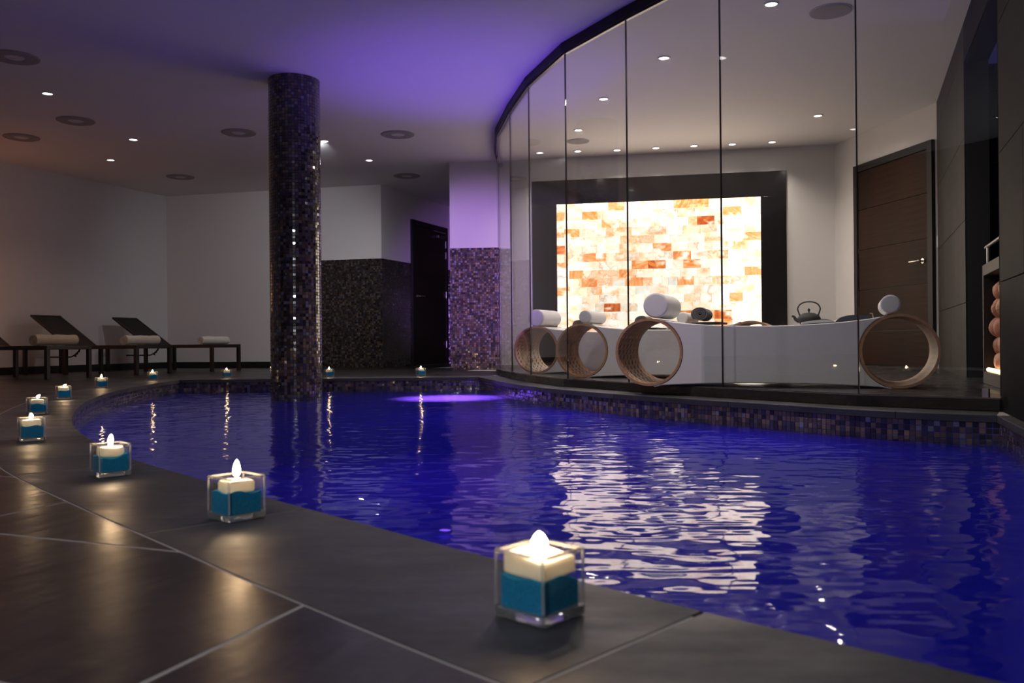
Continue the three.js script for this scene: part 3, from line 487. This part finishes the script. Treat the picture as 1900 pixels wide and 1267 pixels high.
// teapot
{
  const s = 0.945, y = bedTop(s), g = onBed('A', 'teapot', s, y + 0.002, -0.28, 0); tag(g, 'black cast iron teapot with arched handle on the nearest daybed', 'teapot');
  const K = 1.0;
  part(g, 'pot', lathe([[0, 0], [0.040, 0], [0.052, 0.006], [0.066, 0.022], [0.070, 0.036], [0.064, 0.050], [0.052, 0.060], [0.040, 0.066], [0.0395, 0.066]], 48), mIron);
  const lid = part(g, 'lid', lathe([[0.041, 0.0655], [0.040, 0.069], [0.026, 0.073], [0.006, 0.076], [0, 0.076]], 40), mIron);
  part(lid, 'knob', lathe([[0, 0.075], [0.004, 0.076], [0.0045, 0.082], [0.008, 0.089], [0.0075, 0.095], [0.004, 0.100], [0, 0.102]], 20), mIron);
  const sp = new THREE.CatmullRomCurve3([[-0.056, 0.022, 0], [-0.078, 0.034, 0], [-0.088, 0.050, 0], [-0.101, 0.056, 0]].map((p) => new THREE.Vector3(...p))), tg = new THREE.TubeGeometry(sp, 16, 0.010, 12), tp = tg.attributes.position;
  for (let i = 0; i <= 16; i++) { const c = sp.getPointAt(i / 16), k = 1.35 - 0.75 * i / 16; for (let j = 0; j <= 12; j++) { const m = i * 13 + j; tp.setXYZ(m, c.x + (tp.getX(m) - c.x) * k, c.y + (tp.getY(m) - c.y) * k, c.z + (tp.getZ(m) - c.z) * k); } } tg.computeVertexNormals(); part(g, 'spout', tg, mIron);
  part(g, 'handle', tube([[-0.054, 0.056, 0], [-0.060, 0.075, 0], [-0.066, 0.10, 0], [-0.052, 0.126, 0], [-0.022, 0.140, 0], [0.022, 0.140, 0], [0.052, 0.126, 0], [0.066, 0.10, 0], [0.060, 0.075, 0], [0.054, 0.056, 0]], 0.0042, 60, 8), mIron);
  for (const k of [-1, 1]) part(g, 'lug', rbox(0.012, 0.018, 0.014, 0.003, k * 0.054, 0.056, 0), mIron);
}
// open book with a ribbon
{
  const s = 1.10, g = onBed('A', 'open_book', s, bedTop(s) + 0.002, -0.11, 0.10); g.rotateZ(0.055); tag(g, 'open book lying on the nearest daybed in front of the teapot', 'book');
  const mPaper = M({ color: lin(0.60, 0.58, 0.62), roughness: 0.6 }), mInk = M({ color: lin(0.05, 0.055, 0.075), roughness: 0.35 });
  const page = (k, w, lift) => { const sh = new THREE.Shape(); sh.moveTo(0, 0.002); sh.bezierCurveTo(k * 0.03, lift, k * 0.09, lift * 1.1, k * w, lift * 0.62); sh.lineTo(k * w, 0.002); sh.closePath(); return new THREE.ExtrudeGeometry(sh, { depth: 0.24, bevelEnabled: false, curveSegments: 20 }).translate(0, 0.001, -0.24); };
  part(g, 'page_block', boxUV(page(-1, 0.185, 0.022)), mPaper); part(g, 'printed_page', boxUV(page(-1, 0.12, 0.027).translate(-0.002, 0, -0.008)), mInk);
  part(g, 'cover', rbox(0.40, 0.003, 0.25, 0.001, 0.0, 0.0015, -0.12), mInk);
  part(g, 'raised_page', boxUV(page(1, 0.20, 0.040)), mInk);
  part(g, 'ribbon', tube([[0.20, 0.040, -0.05], [0.207, 0.036, 0.0], [0.205, 0.018, 0.035], [0.198, -0.012, 0.112], [0.192, -0.03, 0.116]], 0.0035, 24, 6), M({ color: lin(0.20, 0.17, 0.12), roughness: 0.8 }));
}

// ---------------------------------------------------------------- salt stone heater in the opening
{
  const f = frameOf(OPEN0, OPEN1), g = new THREE.Group(); g.name = 'salt_stone_heater'; g.position.set(OPEN0[0], PLINTH, -OPEN0[1]); g.rotation.y = f.turn; scene.add(g);
  tag(g, 'dark metal heater holding a column of glowing salt stones beside the stone wall', 'heater');
  const x0 = 0.89, x1 = 1.62, dp = 0.36, h = 0.74;
  const mCab = M({ color: lin(0.022, 0.016, 0.014), roughness: 0.5, specularIntensity: 0.5 });
  part(g, 'side_panel', rbox(0.045, h, dp, 0.004, x0 + 0.022, h / 2, -dp / 2), mCab); part(g, 'side_panel', rbox(0.045, h, dp, 0.004, x1 - 0.022, h / 2, -dp / 2), mCab);
  part(g, 'top_panel', rbox(x1 - x0 - 0.09, 0.07, dp, 0.004, (x0 + x1) / 2, h - 0.035, -dp / 2), mCab); part(g, 'bottom_panel', rbox(x1 - x0 - 0.09, 0.075, dp, 0.004, (x0 + x1) / 2, 0.0375, -dp / 2), mCab);
  part(g, 'back_panel', rbox(x1 - x0 - 0.09, h - 0.15, 0.02, 0.003, (x0 + x1) / 2, h / 2, -dp + 0.02), mCab);
  const rail = part(g, 'grab_rail', tube([[x0 + 0.02, h + 0.11, -0.02], [(x0 + x1) / 2, h + 0.11, -0.02], [x1 - 0.02, h + 0.11, -0.02]], 0.011, 20, 10), mSteel);
  for (const x of [x0 + 0.10, x1 - 0.10]) part(rail, 'rail_post', new THREE.CylinderGeometry(0.008, 0.008, 0.11, 12).translate(x, h + 0.055, -0.02), mSteel);
  const R = rng(55), mSt = [[0.36, 0.15, 0.09], [0.42, 0.20, 0.12], [0.30, 0.12, 0.08], [0.48, 0.27, 0.17]].map((c) => M({ color: lin(...c), roughness: 0.55, emissive: lin(c[0] * 0.9, c[1] * 0.8, c[2] * 0.6), emissiveIntensity: 0.10 }));
  for (let r = 0; r < 5; r++) for (let c = 0; c < 5; c++) {
    const geo = new THREE.IcosahedronGeometry(0.066, 3), p = geo.attributes.position; const s = R() * 50;
    for (let i = 0; i < p.count; i++) { const v = new THREE.Vector3().fromBufferAttribute(p, i), k = 0.88 + 0.26 * vnoise(v.x * 22 + s, v.y * 22 + v.z * 17, 3); p.setXYZ(i, v.x * k * 1.08, v.y * k * 0.92, v.z * k); } geo.computeVertexNormals();
    const m = part(g, 'salt_stone', geo, mSt[Math.floor(R() * 4)]); m.position.set(x0 + 0.115 + c * 0.125 + (R() - 0.5) * 0.02, 0.135 + r * 0.108, -0.085 - 0.03 * R()); m.rotation.set(R() * 3, R() * 3, R() * 3);
  }
  part(g, 'glow_tube', new THREE.CylinderGeometry(0.014, 0.014, x1 - x0 - 0.14, 12).rotateZ(Math.PI / 2).translate((x0 + x1) / 2, 0.088, -0.022), M({ color: lin(0.9, 0.8, 0.6), emissive: lin(1, 0.72, 0.42), emissiveIntensity: 2.2 }));
  const L = new THREE.RectAreaLight(lin(1, 0.6, 0.33), 1.6, x1 - x0 - 0.14, 0.02); L.position.set((x0 + x1) / 2, 0.106, -0.03); L.rotation.x = Math.PI / 2 - 0.35; g.add(L);
}
{ const g = thing('floor_uplight', 4.35, 6.2, PLINTH); tag(g, 'small blue floor lamp in the space past the opening', 'lamp'); part(g, 'housing', lathe([[0, 0], [0.06, 0], [0.06, 0.05], [0.045, 0.055], [0.045, 0.045]], 28), mFrame); part(g, 'lens', lathe([[0, 0.046], [0.044, 0.046], [0.044, 0.04], [0, 0.04]], 24), M({ color: lin(0.2, 0.2, 0.3), emissive: lin(0.2, 0.2, 1), emissiveIntensity: 2 })); const l = new THREE.SpotLight(lin(0.2, 0.2, 1), 1.6, 0, 1.0, 1, 2); l.position.set(0, 0.06, 0); l.target.position.set(0, 2, 0); l.shadow.radius = 2; l.castShadow = true; g.add(l, l.target); }
{ const g = lone('glass_clamp', rbox(0.03, 0.045, 0.03, 0.004, 0, 0.0225, 0), mSteel); g.position.set(2.235, PLINTH, -4.075); g.rotation.y = -0.7; tag(g, 'small steel clamp at the foot of the last glass pane', 'clamp'); }

// ---------------------------------------------------------------- ceiling fittings
function vent(x, d, r, label) {
  const g = thing('ceiling_vent', x, d, CEIL); tag(g, label, 'vent', 'round ring vents in the ceiling');
  part(g, 'outer_ring', lathe([[r * 0.42, -0.004], [r * 0.45, -0.010], [r * 0.93, -0.012], [r, -0.006], [r, 0.0], [r * 0.42, 0.0]], 56), mVentDark);
  part(g, 'centre_disc', lathe([[0, -0.009], [r * 0.36, -0.009], [r * 0.41, -0.004], [r * 0.41, 0.0], [0, 0]], 40), mVentPale);
}
for (const [x, d, l] of [[-3.903, 6.805, 'round ring vent cut off at the edge of the dark ceiling'], [-4.395, 8.734, 'round ring vent between the two bright downlights over the loungers'], [-5.325, 9.405, 'round ring vent over the foot of the brown side wall'], [-2.921, 9.289, 'round ring vent beside the top of the mosaic column'], [-1.228, 9.431, 'round ring vent midway between column and glass wall'], [-1.415, 11.76, 'round ring vent in front of the recess with the black door'], [-4.471, 11.694, 'faint round ring vent close to the corner of the pale wall']]) vent(x, d, 0.18, l);
for (const [x, d, r, l] of [[0.772, 9.829, 0.128, 'round flat speaker grille between downlights over the farthest daybed'], [2.239, 6.005, 0.142, 'round flat speaker grille over the teapot end of the nearest daybed']]) {
  const g = thing('ceiling_speaker', x, d, CEIL); tag(g, l, 'speaker', 'round ceiling speakers in the lounge');
  part(g, 'grille', lathe([[0, -0.010], [r * 0.9, -0.009], [r * 0.97, -0.006], [r * 0.97, 0], [0, 0]], 48), mVentDark); part(g, 'rim', new THREE.TorusGeometry(r, 0.004, 8, 56).rotateX(Math.PI / 2).translate(0, -0.003, 0), mVentPale);
}
function downlight(x, d, label, group, cd, size = 0.04, angle = 1.5, color = WARM_WHITE, aim = [0, -2, 0]) {
  const g = thing('downlight', x, d, CEIL); tag(g, label, 'downlight', group);
  part(g, 'trim_ring', lathe([[size * 0.96, -0.004], [size * 1.0, -0.008], [size * 1.22, -0.006], [size * 1.3, -0.001], [size * 1.3, 0], [size * 0.96, 0]], 36), mLampRing);
  part(g, 'lamp_lens', lathe([[0, -0.0055], [size * 0.95, -0.005], [size * 0.95, 0], [0, 0]], 32), mLamp);
  const s = new THREE.SpotLight(color, cd, 0, angle, 1.0, 2); s.position.set(0, -0.012, 0); s.shadow.radius = size / 0.02; s.castShadow = true; s.target.position.set(...aim); g.add(s, s.target);
}
const gOut = 'downlights in the ceiling over the pool deck', gIn = 'downlights in the lounge ceiling';
for (const [x, d, l] of [[-4.17, 7.783, 'bright round downlight nearest the viewer over the loungers'], [-4.169, 9.549, 'bright round downlight between two ring vents over the loungers'], [-4.903, 10.589, 'bright round downlight nearest the corner of the brown wall'], [-2.089, 9.706, 'bright round downlight partly hidden at the edge of the column'], [-1.757, 10.738, 'bright round downlight between the column and the recess']]) downlight(x, d, l, gOut, x < -4 ? SPOT_POOL * 0.25 : d < 10 ? SPOT_POOL * 1.5 : SPOT_POOL * 0.9, 0.042, x < -4 ? 1.0 : d < 10 ? 0.72 : 1.5, x < -4 ? AMBER_WHITE : COOL_WHITE, d > 9.6 && d < 10 ? [-1.35, -1.45, -3.0] : [0, -2, 0]);
for (const [x, d, l] of [[-4.17, 6.0, 'downlight over the nearest lounger, above the picture'], [-3.5, 4.1, 'downlight over the candles, above the picture'], [-2.1, 0.5, 'downlight over the near floor, above the picture']]) downlight(x, d, l, gOut, SPOT_POOL * (d < 3 ? 0.85 : 0.4), 0.042, d < 3 ? 1.3 : 1.0, d < 3 ? COOL_WHITE : AMBER_WHITE);
for (const [x, d, l] of [[0.55, 4.6, 'downlight over the middle of the pool, above the picture'], [-0.6, 5.3, 'downlight over the pool in front of the column, above the picture']]) downlight(x, d, l, gOut, SPOT_OVER, 0.05, 1.15);
for (const [x, d, l] of [[1.782, 5.863, 'round downlight nearest the viewer, cut by the picture top'], [1.246, 6.958, 'second downlight from the viewer along the curved glass'], [0.882, 8.116, 'third downlight from the viewer along the curved glass'], [0.735, 9.304, 'downlight just ahead of the flat round speaker'], [3.136, 8.79, 'downlight standing alone in front of the wooden door wall']]) downlight(x, d, l, gIn, SPOT_ROOM, 0.04, 1.4);
[[0.355, 10.398], [0.807, 10.328], [1.273, 10.289], [1.720, 10.192], [2.150, 10.098], [2.58, 10.033], [3.016, 9.942]].forEach(([x, d], i) => downlight(x, d, ['first', 'second', 'third', 'fourth', 'fifth', 'sixth', 'seventh'][i] + ' downlight from the mosaic pier in the row above the salt bricks', gIn, SPOT_ROOM * 0.4, 0.04, 1.0));

// ---------------------------------------------------------------- sun loungers and white towels
function lounger(a, label) {
  const [x, d] = AB(a, -7.73), g = thing('sun_lounger', x, d, 0, -TH); tag(g, label, 'sun lounger', 'dark sun loungers by the wall');   // local x runs from wall to pool, local -z away from the viewer
  const Wd = 0.57, Ln = 1.83, y = 0.352, t = 0.042;
  for (const z of [-t / 2, -Wd + t / 2]) { part(g, 'side_rail', rbox(Ln, 0.045, t, 0.004, -Ln / 2, y - 0.0225, z), mLounger); for (const xx of [-t / 2, -Ln + t / 2, -1.13]) part(g, 'leg', rbox(t, y - 0.045, t, 0.004, xx, (y - 0.045) / 2, z), mLounger); }
  for (const xx of [-t / 2, -Ln + t / 2]) part(g, 'end_rail', rbox(t * 0.9, 0.04, Wd - 2 * t, 0.004, xx, y - 0.022, -Wd / 2), mLounger);
  const seat = new THREE.PlaneGeometry(1.14, Wd - 0.05, 20, 6).rotateX(-Math.PI / 2), p = seat.attributes.position; for (let i = 0; i < p.count; i++) p.setY(i, -0.018 * (1 - Math.pow(p.getZ(i) / (Wd / 2), 2)) * (0.6 + 0.4 * Math.cos(p.getX(i) * 9))); seat.computeVertexNormals();
  part(g, 'seat_sling', seat.translate(-0.595, y - 0.006, -Wd / 2), mSling);
  const back = part(g, 'backrest', rbox(0.72, 0.012, 0.40, 0.004, -0.36, 0, 0), mSling); back.position.set(-1.15, y - 0.01, -Wd / 2); back.rotation.z = -0.56;
  for (const z of [-0.205, 0.205]) part(back, 'back_tube', rbox(0.735, 0.026, 0.026, 0.005, -0.3675, 0, z), mLounger); part(back, 'back_tube', rbox(0.026, 0.026, 0.40, 0.005, -0.72, 0, 0), mLounger);
  const bar = part(g, 'adjusting_bar', tube([[-0.98, y - 0.04, -0.10], [-1.03, y - 0.09, -0.10], [-1.12, y - 0.135, -0.10], [-1.25, y - 0.14, -0.10], [-1.55, y - 0.14, -0.10]], 0.009, 30, 8), mLounger);
  for (let i = 0; i < 3; i++) part(bar, 'notch', new THREE.ConeGeometry(0.013, 0.035, 6).rotateZ(-0.8).translate(-0.99 - 0.03 * i, y - 0.062 - 0.03 * i, -0.10), mLounger);
  return g;
}
lounger(6.55, 'dark sun lounger nearest the viewer, its backrest out of the picture'); lounger(7.75, 'dark sun lounger in the middle of the row, raised backrest'); lounger(9.03, 'dark sun lounger farthest away, next to the pale back wall');
[[6.56, 'rolled cream towel on the nearest lounger, the largest and yellowest of three', 0.066, 3], [7.77, 'rolled white towel on the middle lounger', 0.063, 8], [9.05, 'rolled dim towel on the farthest lounger before the pale wall', 0.060, 12]].forEach(([a, l, r, s]) => {
  const [x, d] = AB(a, -7.94), g = thing('white_towel', x, d, 0.349 + r * 0.93, -TH + 0.02); part(g, 'towel_roll', spiralTowel(0.53, r, 4.2, 0.94, s), r > 0.065 ? mTowelCream : mTowel); tag(g, l, 'towel', 'rolled white towels on the sun loungers');
});

// ---------------------------------------------------------------- candles in glass cubes along the edge
const cubeS = 0.083, cubeH = 0.0837, wallT = 0.0062, baseT = 0.013;
const roundSq = (h, r) => { const s = new THREE.Shape(); s.moveTo(-h + r, -h); s.lineTo(h - r, -h); s.absarc(h - r, -h + r, r, -Math.PI / 2, 0); s.lineTo(h, h - r); s.absarc(h - r, h - r, r, 0, Math.PI / 2); s.lineTo(-h + r, h); s.absarc(-h + r, h - r, r, Math.PI / 2, Math.PI); s.lineTo(-h, -h + r); s.absarc(-h + r, -h + r, r, Math.PI, 1.5 * Math.PI); return s; };
const cubeRing = (h, r, y) => { const pts = roundSq(h, r).getSpacedPoints(128); pts.pop(); return pts.map((p) => [p.x, y, p.y]); };
function cubeBody(levels, capFirst, capLast) {
  const pos = [], idx = [], n = levels[0].length; levels.forEach((L) => L.forEach((p) => pos.push(...p)));
  for (let l = 0; l + 1 < levels.length; l++) for (let i = 0; i < n; i++) { const a = l * n + i, b = l * n + (i + 1) % n, c = a + n, d = b + n; idx.push(a, c, b, b, c, d); }
  const cap = (l, flip) => { const s = pos.length / 3; pos.push(0, levels[l][0][1], 0); for (let i = 0; i < n; i++) { const a = l * n + i, b = l * n + (i + 1) % n; flip ? idx.push(s, b, a) : idx.push(s, a, b); } };
  if (capFirst) cap(0, false); if (capLast) cap(levels.length - 1, true);
  const g = new THREE.BufferGeometry(); g.setAttribute('position', new THREE.Float32BufferAttribute(pos, 3)); g.setIndex(idx); const q = toCreasedNormals(g, 0.6); return q;
}
const HC = cubeS / 2;
const gCube = cubeBody([cubeRing(HC, 0.006, baseT + 0.0004), cubeRing(HC, 0.006, cubeH - 0.0034), cubeRing(HC - wallT, 0.004, cubeH - 0.0034), cubeRing(HC - wallT, 0.004, baseT + 0.0004), cubeRing(HC, 0.006, baseT + 0.0004)]);
const gCubeBase = cubeBody([cubeRing(HC - 0.004, 0.005, 0), cubeRing(HC - 0.001, 0.006, 0.0014), cubeRing(HC, 0.006, 0.004), cubeRing(HC, 0.006, baseT)], true, true);
const gCubeRim = cubeBody([cubeRing(HC, 0.006, cubeH - 0.0032), cubeRing(HC, 0.006, cubeH - 0.0012), cubeRing(HC - 0.001, 0.006, cubeH), cubeRing(HC - wallT + 0.001, 0.004, cubeH), cubeRing(HC - wallT, 0.004, cubeH - 0.0012), cubeRing(HC - wallT, 0.004, cubeH - 0.0032), cubeRing(HC, 0.006, cubeH - 0.0032)]);
const gCubePost = (() => { const g = []; for (const x of [-1, 1]) for (const z of [-1, 1]) g.push(new RoundedBoxGeometry(wallT * 0.62, cubeH - baseT - 0.006, wallT * 0.62, 2, 0.0018).translate(x * (HC - wallT * 0.5), (cubeH + baseT) / 2 - 0.001, z * (HC - wallT * 0.5))); return mergeGeometries(g); })();
function sandGeo(seed, tilt) {   // heaped a little against the glass
  const h = cubeS / 2 - wallT - 0.0012, n = 18, g = new THREE.BoxGeometry(2 * h, 0.044, 2 * h, n, 1, n).translate(0, 0.022, 0), p = g.attributes.position;
  for (let i = 0; i < p.count; i++) if (p.getY(i) > 0.03) { const x = p.getX(i) / h, z = p.getZ(i) / h, e = Math.max(Math.abs(x), Math.abs(z)); p.setY(i, 0.0385 + 0.004 * e * e * Math.cos(3 * x + seed) + 0.003 * tilt * x + 0.0022 * Math.sin(4 * z + seed * 2) - (e < 0.75 ? 0.003 : 0)); }
  g.computeVertexNormals(); return boxUV(g);
}
function waxGeo(melted, seed) {
  const h = cubeS / 2 - wallT - (melted ? 0.0018 : 0.0045), s = roundSq(h, melted ? 0.007 : 0.021), g = new THREE.ExtrudeGeometry(s, { depth: melted ? 0.016 : 0.012, bevelEnabled: true, bevelThickness: melted ? 0.004 : 0.0055, bevelSize: 0.005, bevelOffset: -0.005, bevelSegments: 5, curveSegments: 10 }).rotateX(-Math.PI / 2), p = g.attributes.position;
  for (let i = 0; i < p.count; i++) { const x = p.getX(i) / h, z = p.getZ(i) / h, e = Math.hypot(x, z), w = 0.0012 * Math.sin(3 * x + seed) + 0.001 * Math.sin(5 * z + seed * 1.7); p.setY(i, p.getY(i) + w + (p.getY(i) > 0.01 ? -0.003 * Math.max(0, 0.5 - e) + (melted ? 0.003 * Math.sin(4 * x + 2 * z + seed) : 0) : 0)); }
  g.computeVertexNormals(); return g;
}
const gFlame = (() => { const g = lathe([[0, 0], [0.0032, 0.0008], [0.0062, 0.004], [0.0078, 0.009], [0.0076, 0.014], [0.0062, 0.020], [0.0040, 0.026], [0.0016, 0.030], [0, 0.031]], 20); return g; })();
const CANDLES = [   // corner nearest the viewer (x, distance), how far it is turned, flame height and lean, label of the glass and of the candle
  [0.034, 1.018, 41, 0.74, 0.0, 'nearest of all, at the corner of the picture front', 'melted square candle with a broad low flame, nearest of all'],
  [-0.542, 1.642, 60, 1.08, 0.04, 'second nearest, on the coping stone joint', 'cream candle with a tall upright flame, second nearest'],
  [-1.065, 2.218, 74, 0.9, 0.10, 'third nearest, beside the pool edge curve', 'cream candle with a pointed flame, third nearest'],
  [-1.759, 3.081, 83, 0.62, 0.0, 'fourth nearest, covering the foot of another one', 'cream candle with a small upright flame, fourth nearest'],
  [-2.41, 4.308, 78, 0.8, 0.75, 'fifth nearest, rising just behind another one', 'cream candle with a leaning flame behind another candle'],
  [-2.93, 5.561, 80, 0.8, 1.0, 'sixth nearest, alone on the wide floor', 'cream candle with a strongly leaning flame, sixth nearest'],
  [-3.38, 7.03, 76, 0.95, 0.05, 'seventh nearest, near the middle lounger feet', 'candle with an upright flame below the middle lounger'],
  [-3.554, 8.452, 75, 0.75, 0.05, 'eighth nearest, at the far pool corner', 'candle with a short flame at the far pool corner'],
  [-2.983, 8.93, 72, 0.7, 0.0, 'below the farthest lounger on the far pool edge', 'candle below the farthest lounger on the far pool edge'],
  [-0.973, 8.95, 70, 0.75, 0.0, 'alone in front of the black door', 'candle burning alone in front of the black door'],
  [-1.905, 8.86, 70, 0.75, 0.0, 'hidden behind the foot of the column', 'candle glimpsed beside the foot of the column'],
];
CANDLES.forEach(([x, d, deg, fs, lean, l1, l2], i) => {
  const v = new THREE.Vector2(x, d).normalize(), r = new THREE.Vector2(v.y, -v.x), al = deg * Math.PI / 180, h = cubeS / 2;
  const er = r.clone().multiplyScalar(Math.sin(al)).add(v.clone().multiplyScalar(Math.cos(al))), el = r.clone().multiplyScalar(-Math.cos(al)).add(v.clone().multiplyScalar(Math.sin(al)));
  const cx = x + h * (er.x + el.x), cd = d + h * (er.y + el.y), turn = Math.atan2(er.y, er.x);
  const g = thing('glass_cube', cx, cd, 0.0003, turn); tag(g, 'glass cube of blue sand, ' + l1, 'candle holder', 'glass cubes of blue sand along the pool');
  part(g, 'glass_body', gCube, mCubeWall); part(g, 'glass_base', gCubeBase, mCube); part(g, 'glass_rim', gCubeRim, mCube); part(g, 'glass_corners', gCubePost, mCube); const sd = part(g, 'blue_sand', sandGeo(i * 1.7, (i % 3) - 1), mSand); sd.position.y = baseT + 0.0006;
  const c = thing('candle', cx, cd, baseT + 0.0385, turn); tag(c, l2, 'candle', 'lit candles in glass cubes');
  const melted = i === 0, wx = part(c, 'wax', waxGeo(melted, i * 2.1), mWax); wx.position.y = 0.006;
  const top = melted ? 0.029 : 0.0285;
  const wick = part(c, 'wick', tube([[0, top - 0.004, 0], [0.0003, top + 0.002, 0], [0.001, top + 0.006, 0.0004]], 0.0008, 8, 6), mWick);
  const fl = part(c, 'flame', gFlame, mFlame); fl.position.set(0, top + 0.001, 0); fl.scale.set(melted ? 1.35 : 0.95, fs, melted ? 1.1 : 0.95); fl.rotation.set(0, -turn, -lean);
  const p = new THREE.PointLight(lin(1, 0.72, 0.43), FLAME_CD, 0, 2); p.position.set(0, top + 0.012 * fs, 0); p.shadow.radius = 0.2; p.castShadow = true; c.add(p);
});

// ---------------------------------------------------------------- underwater lamps
function poolLamp(x, d, y, tx, td, ty, color, cd, label, angle = 1.25) {
  const g = thing('pool_lamp', x, d, y); tag(g, label, 'lamp', 'underwater lamps of the pool');
  const dir = new THREE.Vector3(tx - x, ty - y, -(td - d)).normalize(); g.quaternion.setFromUnitVectors(new THREE.Vector3(0, 0, 1), dir);
  part(g, 'bezel', lathe([[0.052, 0.0], [0.075, 0.0], [0.078, 0.006], [0.070, 0.012], [0.055, 0.010]], 36).rotateX(Math.PI / 2), mSteel);
  part(g, 'lens', lathe([[0, 0.006], [0.05, 0.004], [0.054, 0], [0, 0]], 32).rotateX(Math.PI / 2), M({ color: lin(0.2, 0.2, 0.3), emissive: color.clone(), emissiveIntensity: 2.5 }));
  const s = new THREE.SpotLight(color, cd, 0, angle, 1.0, 2); s.position.set(0, 0, 0.03); s.target.position.set(0, 0, 1); s.shadow.radius = 3; s.castShadow = true; g.add(s, s.target);
}
poolLamp(-0.60, 7.55, -1.30, -0.52, 7.50, 0.5, POOL_VIOLET, 38, 'violet underwater lamp in the pool bottom near the pier', 0.46);
poolLamp(0.98, 4.2, -1.1, 0.92, 4.1, 0, POOL_BLUE, 0.95, 'blue underwater lamp in the pool bottom under the lounge', 0.95);
poolLamp(0.10, 5.7, -1.1, 0.05, 5.65, 0, POOL_BLUE, 1.1, 'blue underwater lamp in the pool bottom nearer the pier', 0.95);
poolLamp(-0.25, 2.95, -1.25, -0.25, 2.95, 0, POOL_BLUE, 1.0, 'blue underwater lamp in the pool bottom below the candles', 0.85);

// ---------------------------------------------------------------- a lilac effect spotlight behind the viewer, seen by its light on the pier
{
  const g = thing('effect_spotlight', -0.12, -0.75, 0.95); tag(g, 'lilac effect spotlight on a stand behind the viewer, aimed at the pier', 'lamp');
  g.lookAt(-0.44, 1.2, -10.92);
  part(g, 'can', lathe([[0.0, -0.16], [0.05, -0.155], [0.06, -0.12], [0.06, 0.0], [0.052, 0.0], [0.052, -0.02]], 32).rotateX(Math.PI / 2), mFrame);
  part(g, 'lens', lathe([[0, -0.012], [0.05, -0.012], [0.05, -0.02], [0, -0.02]], 28).rotateX(Math.PI / 2), M({ color: lin(0.3, 0.2, 0.3), emissive: lin(0.6, 0.3, 1), emissiveIntensity: 3 }));
  const st = part(g, 'stand', new THREE.CylinderGeometry(0.012, 0.012, 0.88, 12).translate(0, -0.44, 0), mFrame); st.position.set(0, -0.06, -0.08); part(st, 'foot', new THREE.CylinderGeometry(0.13, 0.13, 0.015, 28).translate(0, -0.875, 0), mFrame);
  const l = new THREE.SpotLight(POOL_LILAC, 300, 0, 0.115, 0.6, 2); l.position.set(0, 0, 0.01); l.target.position.set(0, 0, 2); l.shadow.radius = 2; l.castShadow = true; g.add(l, l.target);
}

// ---------------------------------------------------------------- a white wall lamp behind the viewer, seen as the band of glints on the column
{
  const f = frameOf(RW1, LW0), t = 1.0, x = RW1[0] + Math.cos(f.turn) * t, d = RW1[1] + Math.sin(f.turn) * t, g = thing('globe_lamp', x, d, 1.5, f.turn); tag(g, 'white globe lamp on the dark wall behind the viewer', 'lamp');
  part(g, 'backplate', rbox(0.1, 0.16, 0.016, 0.004, 0, 0, 0.008), mFrame); part(g, 'arm', rbox(0.02, 0.02, 0.12, 0.004, 0, -0.02, 0.07), mFrame);
  part(g, 'globe', new THREE.SphereGeometry(0.05, 24, 16).translate(0, 0, 0.16), M({ color: lin(0.8, 0.8, 0.8), emissive: lin(0.95, 0.95, 1), emissiveIntensity: 4 }));
  const p = new THREE.PointLight(COOL_WHITE, 5, 0, 2); p.position.set(0, 0, 0.16); p.shadow.radius = 2.3; p.castShadow = true; g.add(p);
}

// ---------------------------------------------------------------- a warm wall lamp outside the picture, seen by its glow on the wall by the loungers
{
  const [x, d] = AB(6.75, -9.70), g = thing('wall_lamp', x, d, 1.05, frameOf(LW0, LW1).turn); tag(g, 'warm wall lamp on the wall beside the nearest lounger', 'lamp');
  part(g, 'backplate', rbox(0.12, 0.24, 0.02, 0.004, 0, 0, 0.01), mFrame);
  part(g, 'arm', rbox(0.02, 0.02, 0.24, 0.004, 0, -0.02, 0.13), mFrame);
  part(g, 'bulb', new THREE.SphereGeometry(0.06, 24, 16).translate(0, 0, 0.26), M({ color: lin(0.8, 0.6, 0.4), emissive: lin(1, 0.42, 0.14), emissiveIntensity: 1.5 }));
  const p = new THREE.PointLight(lin(1, 0.36, 0.14), 0.6, 0, 2); p.position.set(0, 0, 0.26); p.shadow.radius = 2.8; p.castShadow = true; g.add(p);
}
renderer.render(scene, camera);
